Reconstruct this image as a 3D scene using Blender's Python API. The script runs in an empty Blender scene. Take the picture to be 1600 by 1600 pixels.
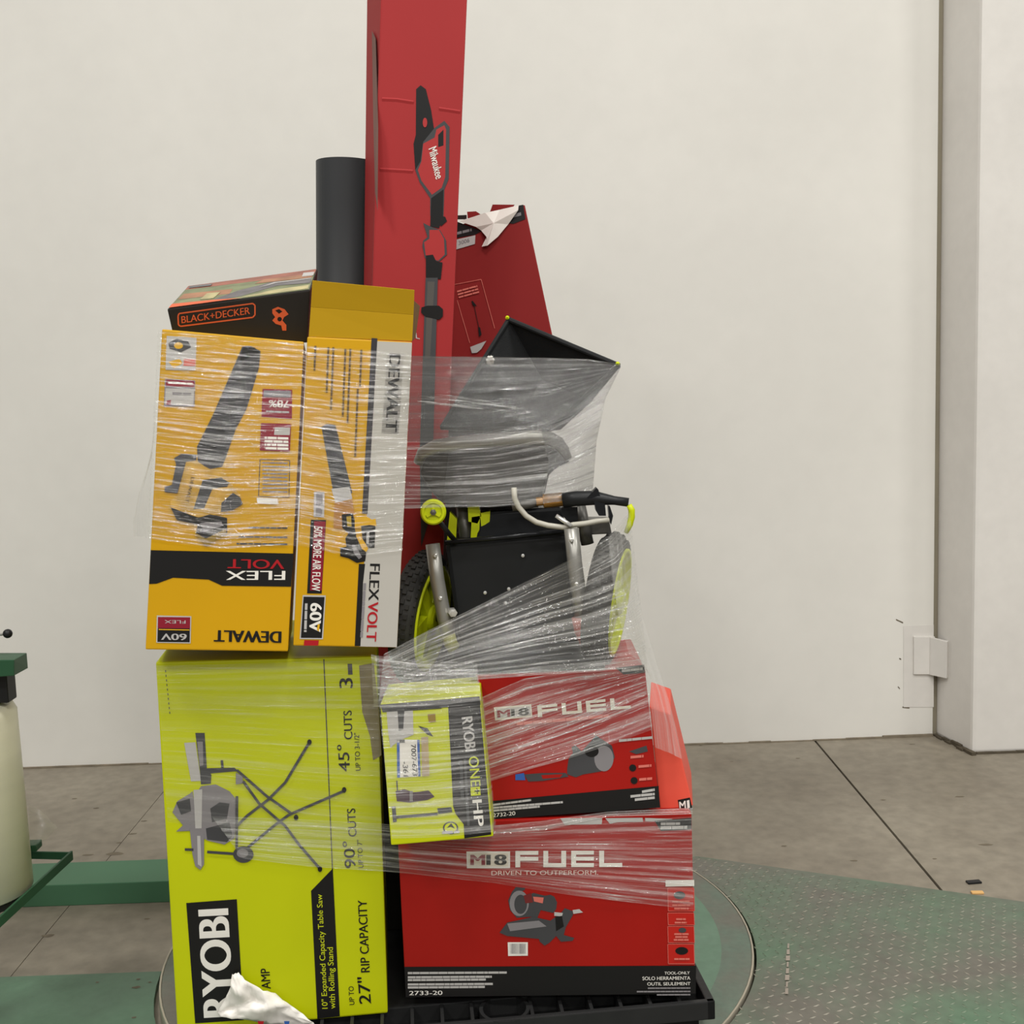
import bpy, bmesh, math, random
from mathutils import Vector, Matrix
random.seed(7)
scene = bpy.context.scene
col = scene.collection
# ------------------------------------------------------------------ camera
F_PX, PITCH, ROLL, CAM_H = 1780.0, 0.119, -0.0355, 1.60
FW = Vector((0, math.cos(PITCH), -math.sin(PITCH)))
U0 = Vector((0, math.sin(PITCH), math.cos(PITCH)))
X0 = Vector((1, 0, 0))
XR = X0 * math.cos(ROLL) + U0 * math.sin(ROLL)
UR = -X0 * math.sin(ROLL) + U0 * math.cos(ROLL)
EYE = Vector((0, 0, CAM_H))
cam_data = bpy.data.cameras.new('camera')
cam = bpy.data.objects.new('camera', cam_data)
col.objects.link(cam)
M = Matrix((XR, UR, -FW)).transposed().to_4x4()
M.translation = EYE
cam.matrix_world = M
cam_data.sensor_width = 36.0
cam_data.sensor_fit = 'HORIZONTAL'
cam_data.lens = 36.0 * F_PX / 1600.0
cam_data.clip_start = 0.05
scene.camera = cam
# ------------------------------------------------------------------ world, lights, exposure
scene.view_settings.view_transform = 'Standard'
scene.view_settings.look = 'None'
scene.view_settings.gamma = 1.0
scene.view_settings.use_curve_mapping = False
scene.view_settings.exposure = 0.0
world = bpy.data.worlds.new('hall_ambient')
scene.world = world
world.use_nodes = True
bg = world.node_tree.nodes['Background']
bg.inputs[0].default_value = (1.0, 0.985, 0.945, 1)
bg.inputs[1].default_value = 0.25
def high_bay(x, y, z, power, sx=1.2, sy=0.5):
    d = bpy.data.lights.new('high_bay_light', 'AREA')
    d.shape = 'RECTANGLE'; d.size = sx; d.size_y = sy
    d.energy = power; d.color = (1.0, 0.985, 0.945)
    o = bpy.data.objects.new('high_bay_light', d); col.objects.link(o)
    o.location = (x, y, z)
for lx, ly, lp in ((-3.0, 0.7, 150), (1.0, 0.7, 150), (5.0, 0.7, 150), (-3.0, -3.0, 150), (1.0, -3.0, 150), (5.0, -3.0, 150),
                   (-3.0, -7.0, 150), (1.0, -7.0, 150), (5.0, -7.0, 150)):
    high_bay(lx, ly, 6.5, lp)

# ------------------------------------------------------------------ helpers
def ray(px, py):
    return FW + XR * ((px - 800) / F_PX) - UR * ((py - 800) / F_PX)
def P(px, py, Y):
    d = ray(px, py); return EYE + d * (Y / d.y)
def G(px, py, z=0.0):
    d = ray(px, py); return EYE + d * ((z - CAM_H) / d.z)
def Zm(ox, oy, s):
    return lambda *pts: [(ox + x / s, oy + y / s) for x, y in pts]
class Face:
    def __init__(s, corners, Y, yaw, lean):
        cx = sum(c[0] for c in corners) / len(corners); cy = sum(c[1] for c in corners) / len(corners)
        yaw, lean = math.radians(yaw), math.radians(lean)
        s.c = P(cx, cy, Y)
        s.n = Vector((math.sin(yaw) * math.cos(lean), -math.cos(yaw) * math.cos(lean), math.sin(lean)))
        s.q = [s.hit(*c) for c in corners]
    def hit(s, px, py, lift=0.0):
        d = ray(px, py); c = s.c + s.n * lift
        return EYE + d * ((c - EYE).dot(s.n) / d.dot(s.n))
class PlaneFace(Face):
    def __init__(s, a, b, c):
        s.c = a.copy(); s.n = (b - a).cross(c - a).normalized()
        if s.n.dot(EYE - a) < 0: s.n = -s.n
def lin(v):
    v /= 255.0
    return v / 12.92 if v <= 0.04045 else ((v + 0.055) / 1.055) ** 2.4
def C(r, g, b, k=1.0):
    return (min(lin(r) * k, 0.95), min(lin(g) * k, 0.95), min(lin(b) * k, 0.95), 1)
MATS = {}
def mat(name, rgb, rough=0.55, metal=0.0, var=0.06, scale=6.0, bump=0.0, spec=0.25, bscale=60.0, stretch=(1, 1, 1)):
    if name in MATS: return MATS[name]
    m = bpy.data.materials.new(name); m.use_nodes = True
    nt = m.node_tree; b = nt.nodes['Principled BSDF']
    c = C(*rgb)
    b.inputs['Roughness'].default_value = rough
    b.inputs['Metallic'].default_value = metal
    b.inputs['Specular IOR Level'].default_value = spec
    tc = nt.nodes.new('ShaderNodeTexCoord')
    mp = nt.nodes.new('ShaderNodeMapping'); mp.inputs['Scale'].default_value = stretch
    nt.links.new(tc.outputs['Object'], mp.inputs['Vector'])
    nz = nt.nodes.new('ShaderNodeTexNoise'); nz.inputs['Scale'].default_value = scale; nz.inputs['Detail'].default_value = 5
    nt.links.new(mp.outputs[0], nz.inputs['Vector'])
    rp = nt.nodes.new('ShaderNodeValToRGB')
    rp.color_ramp.elements[0].position = 0.3; rp.color_ramp.elements[1].position = 0.7
    rp.color_ramp.elements[0].color = (c[0] * (1 - var), c[1] * (1 - var), c[2] * (1 - var), 1)
    rp.color_ramp.elements[1].color = (min(1, c[0] * (1 + var)), min(1, c[1] * (1 + var)), min(1, c[2] * (1 + var)), 1)
    nt.links.new(nz.outputs['Fac'], rp.inputs['Fac'])
    nt.links.new(rp.outputs['Color'], b.inputs['Base Color'])
    if bump:
        n2 = nt.nodes.new('ShaderNodeTexNoise'); n2.inputs['Scale'].default_value = bscale
        nt.links.new(mp.outputs[0], n2.inputs['Vector'])
        bp = nt.nodes.new('ShaderNodeBump'); bp.inputs['Strength'].default_value = bump; bp.inputs['Distance'].default_value = 0.004
        nt.links.new(n2.outputs['Fac'], bp.inputs['Height']); nt.links.new(bp.outputs['Normal'], b.inputs['Normal'])
    MATS[name] = m
    return m
def worn_mat(name, rgb_a, rgb_b, scale=2.5, lo=0.42, hi=0.62, rough=0.5, rgb_c=None, fine=0.10, metal=0.0):
    if name in MATS: return MATS[name]
    m = bpy.data.materials.new(name); m.use_nodes = True
    nt = m.node_tree; b = nt.nodes['Principled BSDF']; b.inputs['Roughness'].default_value = rough
    b.inputs['Metallic'].default_value = metal
    tc = nt.nodes.new('ShaderNodeTexCoord')
    nz = nt.nodes.new('ShaderNodeTexNoise'); nz.inputs['Scale'].default_value = scale; nz.inputs['Detail'].default_value = 7; nz.inputs['Roughness'].default_value = 0.6
    nt.links.new(tc.outputs['Object'], nz.inputs['Vector'])
    rp = nt.nodes.new('ShaderNodeValToRGB')
    rp.color_ramp.elements[0].position = lo; rp.color_ramp.elements[1].position = hi
    rp.color_ramp.elements[0].color = C(*rgb_a); rp.color_ramp.elements[1].color = C(*rgb_b)
    nt.links.new(nz.outputs['Fac'], rp.inputs['Fac'])
    n2 = nt.nodes.new('ShaderNodeTexNoise'); n2.inputs['Scale'].default_value = scale * 14; n2.inputs['Detail'].default_value = 6
    nt.links.new(tc.outputs['Object'], n2.inputs['Vector'])
    mr = nt.nodes.new('ShaderNodeMapRange'); mr.inputs['From Min'].default_value = 0.3; mr.inputs['From Max'].default_value = 0.7
    mr.inputs['To Min'].default_value = 1 - fine; mr.inputs['To Max'].default_value = 1 + fine
    nt.links.new(n2.outputs['Fac'], mr.inputs['Value'])
    mx = nt.nodes.new('ShaderNodeVectorMath'); mx.operation = 'SCALE'
    nt.links.new(rp.outputs['Color'], mx.inputs[0]); nt.links.new(mr.outputs['Result'], mx.inputs['Scale'])
    nt.links.new(mx.outputs[0], b.inputs['Base Color'])
    bp = nt.nodes.new('ShaderNodeBump'); bp.inputs['Strength'].default_value = 0.15; bp.inputs['Distance'].default_value = 0.003
    nt.links.new(n2.outputs['Fac'], bp.inputs['Height']); nt.links.new(bp.outputs['Normal'], b.inputs['Normal'])
    MATS[name] = m
    return m
def film_mat(name, base, amp, us=1.6, vs=70.0, white=0.75, gloss=0.35, rough=0.12, lo=0.45, hi=0.75, bump=0.5):
    if name in MATS: return MATS[name]
    m = bpy.data.materials.new(name); m.use_nodes = True
    nt = m.node_tree; nt.nodes.clear()
    out = nt.nodes.new('ShaderNodeOutputMaterial')
    uv = nt.nodes.new('ShaderNodeUVMap'); uv.uv_map = 'wrap'
    def noise(su, sv, detail):
        mp = nt.nodes.new('ShaderNodeMapping'); mp.inputs['Scale'].default_value = (su, sv, 1)
        nt.links.new(uv.outputs[0], mp.inputs['Vector'])
        n = nt.nodes.new('ShaderNodeTexNoise'); n.inputs['Scale'].default_value = 1.0; n.inputs['Detail'].default_value = detail
        n.inputs['Roughness'].default_value = 0.62
        nt.links.new(mp.outputs[0], n.inputs['Vector']); return n
    n1 = noise(us, vs, 5); n2 = noise(us * 3.2, vs * 3.0, 4)
    r1 = nt.nodes.new('ShaderNodeMapRange'); r1.inputs['From Min'].default_value = lo; r1.inputs['From Max'].default_value = hi
    r1.inputs['To Min'].default_value = 0; r1.inputs['To Max'].default_value = amp * 0.7
    nt.links.new(n1.outputs['Fac'], r1.inputs['Value'])
    r2 = nt.nodes.new('ShaderNodeMapRange'); r2.inputs['From Min'].default_value = 0.58; r2.inputs['From Max'].default_value = 0.72
    r2.inputs['To Min'].default_value = base; r2.inputs['To Max'].default_value = base + amp * 0.9
    nt.links.new(n2.outputs['Fac'], r2.inputs['Value'])
    ad = nt.nodes.new('ShaderNodeMath'); ad.operation = 'ADD'; ad.use_clamp = True
    nt.links.new(r1.outputs[0], ad.inputs[0]); nt.links.new(r2.outputs[0], ad.inputs[1])
    tr = nt.nodes.new('ShaderNodeBsdfTransparent'); tr.inputs[0].default_value = (0.97, 0.97, 0.96, 1)
    df = nt.nodes.new('ShaderNodeBsdfDiffuse'); df.inputs[0].default_value = (white, white * 0.985, white * 0.95, 1)  # white streaks paint glints in along with the film's own wrinkle haze
    gl = nt.nodes.new('ShaderNodeBsdfGlossy'); gl.inputs['Color'].default_value = (0.95, 0.95, 0.95, 1); gl.inputs['Roughness'].default_value = rough
    bp = nt.nodes.new('ShaderNodeBump'); bp.inputs['Strength'].default_value = bump; bp.inputs['Distance'].default_value = 0.02
    nt.links.new(n1.outputs['Fac'], bp.inputs['Height']); nt.links.new(bp.outputs['Normal'], gl.inputs['Normal'])
    m1 = nt.nodes.new('ShaderNodeMixShader'); m1.inputs[0].default_value = gloss
    nt.links.new(df.outputs[0], m1.inputs[1]); nt.links.new(gl.outputs[0], m1.inputs[2])
    m2 = nt.nodes.new('ShaderNodeMixShader')
    nt.links.new(ad.outputs[0], m2.inputs[0]); nt.links.new(tr.outputs[0], m2.inputs[1]); nt.links.new(m1.outputs[0], m2.inputs[2])
    nt.links.new(m2.outputs[0], out.inputs['Surface'])
    MATS[name] = m
    return m

ORG = {}
def org(o):
    return ORG.get(o.name, Vector((0, 0, 0))) if o else Vector((0, 0, 0))
def tag(o, label=None, cat=None, group=None, kind=None):
    if label: o['label'] = label
    if cat: o['category'] = cat
    if group: o['group'] = group
    if kind: o['kind'] = kind
    return o
def root(name, loc, label, cat, group=None):
    o = bpy.data.objects.new(name, None); col.objects.link(o)
    o.location = loc; o.empty_display_size = 0.05
    ORG[o.name] = Vector(loc)
    return tag(o, label, cat, group)
class MB:
    """collects geometry in world coordinates; build() links it as ONE mesh object"""
    def __init__(s): s.v = []; s.f = []; s.m = []; s.mats = []; s.uv = None
    def mi(s, m):
        if m not in s.mats: s.mats.append(m)
        return s.mats.index(m)
    def add(s, vs, fs, m):
        k = len(s.v); i = s.mi(m)
        s.v += [Vector(v) for v in vs]
        for f in fs: s.f.append([k + j for j in f]); s.m.append(i)
    def hexa(s, a, m):      # 8 corners: front tl,tr,br,bl then back tl,tr,br,bl
        s.add(a, [(0, 3, 2, 1), (4, 5, 6, 7), (0, 1, 5, 4), (3, 7, 6, 2), (0, 4, 7, 3), (1, 2, 6, 5)], m)
    def box(s, lo, hi, m, rz=0.0, piv=None):
        x0, y0, z0 = lo; x1, y1, z1 = hi
        a = [Vector(p) for p in ((x0, y0, z1), (x1, y0, z1), (x1, y0, z0), (x0, y0, z0), (x0, y1, z1), (x1, y1, z1), (x1, y1, z0), (x0, y1, z0))]
        if rz:
            pv = Vector(piv) if piv else Vector(((x0 + x1) / 2, (y0 + y1) / 2, 0))
            R = Matrix.Rotation(rz, 3, 'Z'); a = [R @ (p - pv) + pv for p in a]
        s.hexa(a, m)
    def tube(s, pts, r, m, n=12, cap=True):
        pts = [Vector(p) for p in pts]; rs = r if isinstance(r, (list, tuple)) else [r] * len(pts)
        rings = []
        up = None
        for i, p in enumerate(pts):
            t = (pts[min(i + 1, len(pts) - 1)] - pts[max(i - 1, 0)]).normalized()
            if up is None: up = Vector((0, 0, 1)) if abs(t.z) < 0.9 else Vector((0, 1, 0))
            a = t.cross(up).normalized(); b = a.cross(t).normalized(); up = b
            rings.append([p + (a * math.cos(2 * math.pi * k / n) + b * math.sin(2 * math.pi * k / n)) * rs[i] for k in range(n)])
        vs = [v for rg in rings for v in rg]; fs = []
        for i in range(len(pts) - 1):
            for k in range(n):
                fs.append((i * n + k, i * n + (k + 1) % n, (i + 1) * n + (k + 1) % n, (i + 1) * n + k))
        if cap: fs.append(tuple(range(n))[::-1]); fs.append(tuple((len(pts) - 1) * n + k for k in range(n)))
        s.add(vs, fs, m)
    def lathe(s, c, axis, prof, m, n=32, closed=False):     # prof: (along axis, radius)
        c = Vector(c); ax = Vector(axis).normalized()
        a = ax.cross(Vector((0, 0, 1)) if abs(ax.z) < 0.9 else Vector((0, 1, 0))).normalized(); b = ax.cross(a).normalized()
        vs = []; fs = []
        for (h, r) in prof:
            for k in range(n):
                t = 2 * math.pi * k / n
                vs.append(c + ax * h + (a * math.cos(t) + b * math.sin(t)) * r)
        L = len(prof)
        for i in range(L if closed else L - 1):
            j = (i + 1) % L
            for k in range(n):
                fs.append((i * n + k, i * n + (k + 1) % n, j * n + (k + 1) % n, j * n + k))
        s.add(vs, fs, m)
    def build(s, name, parent=None, smooth=False, bevel=0.0, label=None, cat=None, group=None, kind=None, seg=2):
        me = bpy.data.meshes.new(name)
        if parent is not None: o0 = org(parent)
        else:
            o0 = Vector((sum(v.x for v in s.v) / len(s.v), sum(v.y for v in s.v) / len(s.v), min(v.z for v in s.v)))
        me.from_pydata([tuple(v - o0) for v in s.v], [], s.f)
        for m in s.mats: me.materials.append(m)
        me.polygons.foreach_set('material_index', s.m)
        bm = bmesh.new(); bm.from_mesh(me)
        if not getattr(s, 'flat', False): bmesh.ops.recalc_face_normals(bm, faces=bm.faces)
        if bevel:
            es = [e for e in bm.edges if len(e.link_faces) == 2 and e.calc_face_angle(0) > 0.6]
            bmesh.ops.bevel(bm, geom=es, offset=bevel, segments=seg, profile=0.6, affect='EDGES')
        bm.to_mesh(me); bm.free()
        if smooth: me.polygons.foreach_set('use_smooth', [True] * len(me.polygons))
        o = bpy.data.objects.new(name, me); col.objects.link(o)
        if parent is not None: o.parent = parent
        else: o.location = o0
        ORG[o.name] = o0
        return tag(o, label, cat, group, kind)

_tcache = {}
def glyphs(s, w, sp=1.0):
    k = (s, w, sp)
    if k in _tcache: return _tcache[k]
    cu = bpy.data.curves.new('lettering', 'FONT'); cu.body = s; cu.offset = w; cu.size = 1.0; cu.resolution_u = 6; cu.space_character = sp
    o = bpy.data.objects.new('lettering', cu); col.objects.link(o)
    dg = bpy.context.evaluated_depsgraph_get()
    me = o.evaluated_get(dg).to_mesh()
    vs = [(v.co.x, v.co.y) for v in me.vertices]; fs = [tuple(p.vertices) for p in me.polygons]
    o.evaluated_get(dg).to_mesh_clear()
    bpy.data.objects.remove(o); bpy.data.curves.remove(cu)
    x0 = min(v[0] for v in vs); x1 = max(v[0] for v in vs)
    y0 = min(v[1] for v in vs) if s.isupper() or s.replace('"', '').replace('+', '').replace('%', '').isalnum() else 0.0
    y1 = max(v[1] for v in vs)
    r = ([((x - x0) / (x1 - x0), (y - y0) / (y1 - y0)) for x, y in vs], fs)
    _tcache[k] = r
    return r
class Print:
    """flat print lying on a face of a carton, laid out with photo pixels"""
    def __init__(s, face, lift=0.0007): s.face = face; s.lift = lift; s.mb = MB(); s.mb.flat = True
    def _n(s): s.lift += 0.00012; return s.lift
    def poly(s, pts, m):
        L = s._n(); vs = [s.face.hit(x, y, L) for x, y in pts]
        s.mb.add(vs, [tuple(range(len(pts)))], m); return s
    def ell(s, cx, cy, rx, ry, m, n=24, rot=0.0):
        return s.poly([(cx + rx * math.cos(t) * math.cos(rot) - ry * math.sin(t) * math.sin(rot), cy + rx * math.cos(t) * math.sin(rot) + ry * math.sin(t) * math.cos(rot)) for t in [2 * math.pi * k / n for k in range(n)]], m)
    def line(s, pts, w, m):
        L = s._n()
        for (x0, y0), (x1, y1) in zip(pts, pts[1:]):
            d = math.hypot(x1 - x0, y1 - y0) or 1; nx, ny = -(y1 - y0) / d * w / 2, (x1 - x0) / d * w / 2
            vs = [s.face.hit(*q, L) for q in ((x0 + nx, y0 + ny), (x1 + nx, y1 + ny), (x1 - nx, y1 - ny), (x0 - nx, y0 - ny))]
            s.mb.add(vs, [(0, 1, 2, 3)], m)
        return s
    def text(s, t, p0, p1, h, m, w=0.012, sp=1.0):
        L = s._n(); g, fs = glyphs(t, 0.0, sp)
        dx, dy = p1[0] - p0[0], p1[1] - p0[1]; ln = math.hypot(dx, dy); hh = math.hypot(*h)
        e = w * hh * 1.6; kx, ky = dx / ln * e, dy / ln * e
        if w > 0.009:
            dx, dy = dx - kx, dy - ky
            offs = [(0, 0), (kx, ky)] if w < 0.03 else [(0, 0), (kx * .5, ky * .5), (kx, ky)]
        else: offs = [(0, 0)]
        for ox, oy in offs:
            L = s._n()
            s.mb.add([s.face.hit(p0[0] + ox + u * dx + v * h[0], p0[1] + oy + u * dy + v * h[1], L) for u, v in g], fs, m)
        return s
    def bars(s, p0, p1, h, m, seed=1, gap=0.25):          # one line of print too small to read
        rnd = random.Random(seed); L = s._n()
        dx, dy = p1[0] - p0[0], p1[1] - p0[1]; ln = math.hypot(dx, dy); hh = math.hypot(*h); u = 0.0
        while u < 1:
            wd = min(rnd.uniform(1.6, 5.0) * hh / ln, 1 - u)
            vs = [s.face.hit(p0[0] + a * dx + b * h[0], p0[1] + a * dy + b * h[1], L) for a, b in ((u, 0), (u + wd, 0), (u + wd, 1), (u, 1))]
            s.mb.add(vs, [(0, 1, 2, 3)], m); u += wd + gap * hh * 1.4 / ln
        return s
    def build(s, name, parent, label=None, kind=None): return s.mb.build(name, parent, label=label, kind=kind)
def carton(name, label, cat, face, depth, m, bevel=0.003, group=None, back=None, part='carton'):
    q = face.q; b = back or [p - face.n * depth for p in q]
    base = (q[2] + q[3] + b[2] + b[3]) / 4
    base = Vector((base.x, base.y, min(p.z for p in q + b)))
    r = root(name, base, label, cat, group)
    mb = MB(); mb.hexa(list(q) + list(b), m); mb.build(part, r, bevel=bevel)
    return r
# ------------------------------------------------------------------ materials
BLACK = mat('print_black', (24, 23, 23), 0.45, var=0.03)
WHITE = mat('print_white', (226, 222, 214), 0.5, var=0.02)
GREYP = mat('print_grey', (128, 124, 126), 0.5, var=0.05)
DGREYP = mat('print_dark_grey', (66, 66, 68), 0.5, var=0.08)
LGREYP = mat('print_light_grey', (178, 175, 172), 0.5, var=0.05)
REDP = mat('print_red', (165, 24, 32), 0.45, var=0.04)
ORANGEP = mat('print_orange', (205, 92, 52), 0.45, var=0.05)
CRIMSON = mat('print_crimson', (132, 26, 44), 0.45, var=0.06)
BLUEP = mat('print_blue', (52, 92, 165), 0.45, var=0.04)
PALELIME = mat('print_pale_lime', (205, 205, 110), 0.5, var=0.03)
LIMEP = mat('print_lime', (196, 204, 30), 0.45, var=0.03)
YELP = mat('print_yellow', (214, 164, 28), 0.45, var=0.03)
PINKP = mat('print_pale_red', (206, 110, 98), 0.5, var=0.05)
REDBR = mat('print_bright_red', (182, 34, 26), 0.45, var=0.04)
M_YEL = mat('carton_yellow', (198, 150, 8), 0.42, var=0.035, scale=4)
M_YELD = mat('carton_flap_yellow', (186, 146, 14), 0.7, var=0.035, scale=4)
M_LIME = mat('carton_lime', (188, 195, 8), 0.45, var=0.03, scale=4)
M_RED = mat('carton_red', (156, 20, 13), 0.42, var=0.06, scale=4)
M_RED2 = mat('carton_faded_red', (158, 42, 43), 0.65, var=0.05, scale=3)
M_RED3 = mat('carton_dull_red', (134, 28, 27), 0.65, var=0.06, scale=3)
M_CORAL = mat('carton_coral', (222, 84, 66), 0.5, var=0.04)
M_BLKCARD = mat('carton_black', (38, 35, 32), 0.4, var=0.06)
M_KRAFT = mat('cardboard_kraft', (120, 92, 60), 0.8, var=0.08)
M_WHITEP = mat('white_plastic_sleeve', (235, 230, 222), 0.3, var=0.03, bump=0.2, bscale=30)
M_TUBE = mat('black_tube_card', (42, 43, 44), 0.5, var=0.05, scale=2)
M_STEEL = mat('satin_steel', (150, 148, 142), 0.35, metal=0.55, var=0.05)
M_DSTEEL = mat('dark_steel', (96, 94, 90), 0.4, metal=0.4, var=0.08)
M_BOLT = mat('bright_bolt', (225, 224, 220), 0.25, metal=0.7, var=0.02)
M_BLACK = mat('black_plastic', (30, 31, 32), 0.42, var=0.1)
M_BLACK2 = mat('black_gloss_plastic', (26, 27, 29), 0.25, var=0.1)
M_FABRIC = mat('black_woven_fabric', (36, 37, 38), 0.75, var=0.12, scale=20, bump=0.2, bscale=300)
M_RUBBER = mat('tyre_rubber', (48, 47, 45), 0.7, var=0.15, scale=25)
M_LIMEPL = mat('lime_plastic', (190, 200, 20), 0.35, var=0.03)
M_BRASS = mat('brass', (176, 128, 62), 0.3, metal=0.7, var=0.08)
M_HOUS = mat('charcoal_housing', (62, 60, 57), 0.4, var=0.08)
M_HOSE = mat('translucent_hose', (176, 172, 160), 0.35, var=0.05)
M_PALLET = mat('black_pallet_plastic', (38, 38, 38), 0.45, var=0.12, scale=12, bump=0.1)
M_PALLETD = mat('black_pallet_shaded', (18, 18, 18), 0.6, var=0.1)  # same plastic, with the shade of pockets and underside put into its colour
M_GREEN = mat('machine_green', (72, 112, 84), 0.45, var=0.05, scale=3)
M_DGREEN = mat('machine_dark_green', (40, 76, 52), 0.45, var=0.06)
M_ROLL = mat('stretch_film_roll', (206, 202, 182), 0.3, var=0.04, scale=2, stretch=(1, 1, 12))
M_DARK = mat('shaft_black', (28, 28, 30), 0.4, var=0.05)
M_RFOOT = mat('red_rubber_foot', (150, 60, 50), 0.6, var=0.05)
FILM = film_mat('stretch_film_light', 0.06, 0.70, us=2.0, vs=120.0)
FILM_Y = film_mat('stretch_film_front', 0.03, 0.95, us=6.0, vs=150.0, white=0.85, lo=0.50, hi=0.74, rough=0.08)
FILM_H = film_mat('stretch_film_heavy', 0.44, 0.50, us=1.2, vs=110.0, white=0.14, gloss=0.16)
FILM_M = film_mat('stretch_film_medium', 0.10, 0.85, us=1.8, vs=120.0, white=0.62)
FILM_C = film_mat('stretch_film_clear', 0.10, 0.28, us=1.5, vs=40.0)
# ================================================================== the setting
WALL_Y = 4.74
M_WALL = worn_mat('painted_wall', (221, 218, 211), (226, 223, 216), scale=0.8, rough=0.6, fine=0.012)
M_PILLAR = worn_mat('painted_pillar', (218, 214, 208), (224, 220, 214), scale=1.5, rough=0.6, fine=0.02)
M_FLOOR = worn_mat('worn_concrete', (116, 107, 93), (140, 132, 117), scale=1.6, lo=0.3, hi=0.7, rough=0.5, fine=0.14)
M_GAP = mat('dark_joint', (84, 76, 63), 0.9, var=0.2, scale=20)
M_STAIN = mat('dirt_stain', (108, 99, 84), 0.8, var=0.2, scale=30)
mb = MB(); mb.box((-6, WALL_Y, 0), (1.772, WALL_Y + 0.2, 5.2), M_WALL)
wall = mb.build('wall_back', kind='structure', label='large plain off-white painted warehouse wall behind the pallet')
mb = MB(); mb.box((1.765, WALL_Y + 0.02, 0), (1.90, WALL_Y + 0.18, 5.2), mat('recess_paint', (150, 142, 124), 0.8)); mb.build('joint_recess', wall)
# welded plate and its flush patch low on the wall, next to the pillar
def wall_quad(name, pts, t, m, lab=None):
    q = [P(x, y, WALL_Y - t) for x, y in pts]; b = [p + Vector((0, t - 0.001, 0)) for p in q]
    mm = MB(); mm.hexa(q + b, m); return mm.build(name, wall, bevel=min(0.002, t * 0.3), label=lab)
wall_quad('steel_plate', [(1428, 995), (1461, 995), (1461, 1054), (1428, 1054)], 0.012, M_PILLAR, 'small white painted steel plate')
wall_quad('patch_plate', [(1412, 978), (1459, 976), (1459, 1105), (1412, 1105)], 0.002, M_PILLAR)
mm = MB()
for pts in ([(1400, 968), (1411, 973)], [(1410, 1105), (1421, 1106)], [(1403, 1073), (1406, 1076)], [(1405, 1029), (1408, 1030)]):
    (x0, y0), (x1, y1) = pts
    q = [P(x, y, WALL_Y - 0.001) for x, y in ((x0, y0 - 1), (x1, y1 - 1), (x1, y1 + 1.2), (x0, y0 + 1))]
    mm.add(q, [(0, 1, 2, 3)], M_STAIN)
mm.build('scuff_marks', wall, kind='stuff')
# pillar
mb = MB()
mb.hexa([Vector(p) for p in ((1.845, 4.50, 5.2), (3.4, 4.50, 5.2), (3.4, 4.50, 0), (1.845, 4.50, 0), (1.792, 4.76, 5.2), (3.4, 4.76, 5.2), (3.4, 4.76, 0), (1.792, 4.76, 0))], M_PILLAR)
pil = mb.build('wall_right', kind='structure', bevel=0.014, label='white painted pilaster standing proud of the wall at right')
mb = MB(); a = P(1461, 995, WALL_Y - 0.012); b = P(1461, 1054, WALL_Y - 0.012)
mb.hexa([Vector((1.752, 4.725, a.z)), Vector((1.80, 4.66, a.z - 0.006)), Vector((1.80, 4.66, b.z)), Vector((1.752, 4.725, b.z)), Vector((1.752, 4.735, a.z)), Vector((1.812, 4.675, a.z - 0.006)), Vector((1.812, 4.675, b.z)), Vector((1.752, 4.735, b.z))], M_PILLAR)
mb.build('angle_bracket', pil, bevel=0.002, label='white painted angle bracket across the corner')
# dirty sealant line along the foot of the wall and pillar
M_TRIM = mat('dusty_sealant', (122, 112, 96), 0.9, var=0.25, scale=15)
rnd = random.Random(3); mb = MB()
x = -4.0
while x < 1.77:
    w = rnd.uniform(0.05, 0.2); h = rnd.uniform(0.002, 0.006) * (1.8 if x > 1.2 else 1)
    mb.box((x, WALL_Y - 0.012, 0.0), (min(x + w, 1.77), WALL_Y + 0.001, h), M_TRIM); x += w
mb.build('trim_1', kind='structure')
mb = MB(); prev = None
for k in range(9):
    t = k / 8; p = Vector((1.79 + 0.055 * t, 4.73 - 0.235 * t, 0)); w = rnd.uniform(0.006, 0.022)
    mb.box((p.x - w, p.y - 0.02, 0), (p.x + 0.004, p.y + 0.02, rnd.uniform(0.006, 0.018)), M_GAP, rz=0.2)
x = 1.86
while x < 2.6:
    w = rnd.uniform(0.03, 0.1); mb.box((x, 4.488, 0), (x + w, 4.502, rnd.uniform(0.003, 0.01)), M_GAP); x += w
mb.build('trim_2', kind='structure')
# floor: a sub-base with three slabs cut by saw joints
mb = MB(); mb.box((-6, -4, -0.12), (6, WALL_Y + 0.2, -0.03), M_GAP); flo = mb.build('floor', kind='structure', label='worn grey-brown concrete warehouse floor with saw-cut joints')
for x0, x1 in ((-6, -1.4325), (-1.4300, 1.2600), (1.2690, 6)):
    mb = MB(); mb.box((x0, -4, -0.03), (x1, WALL_Y + 0.2, 0), M_FLOOR); mb.build('slab', flo)
mb = MB(); rnd = random.Random(11)
def stain(cx, cy, w, h, z=0.0006):
    n = 9; mb.add([(cx + w * math.cos(2 * math.pi * k / n) * rnd.uniform(0.6, 1.1), cy + h * math.sin(2 * math.pi * k / n) * rnd.uniform(0.6, 1.1), z) for k in range(n)], [tuple(range(n))], M_STAIN)
for px, py, w in ((1143, 1190, .008), (1154, 1161, .01), (1425, 1163, .012), (1540, 1320, .022), (1335, 1345, .014), (1225, 1322, .012), (1380, 1250, .01), (1500, 1245, .018), (1460, 1342, .009), (1095, 1165, .009), (1247, 1185, .01),
                  (150, 1263, .014), (208, 1303, .016), (186, 1317, .012), (138, 1336, .02), (180, 1334, .03), (75, 1462, .02), (230, 1436, .01), (116, 1248, .012), (225, 1283, .012)):
    g = G(px, py); stain(g.x, g.y, w * 1.1, w * 0.5)
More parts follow.
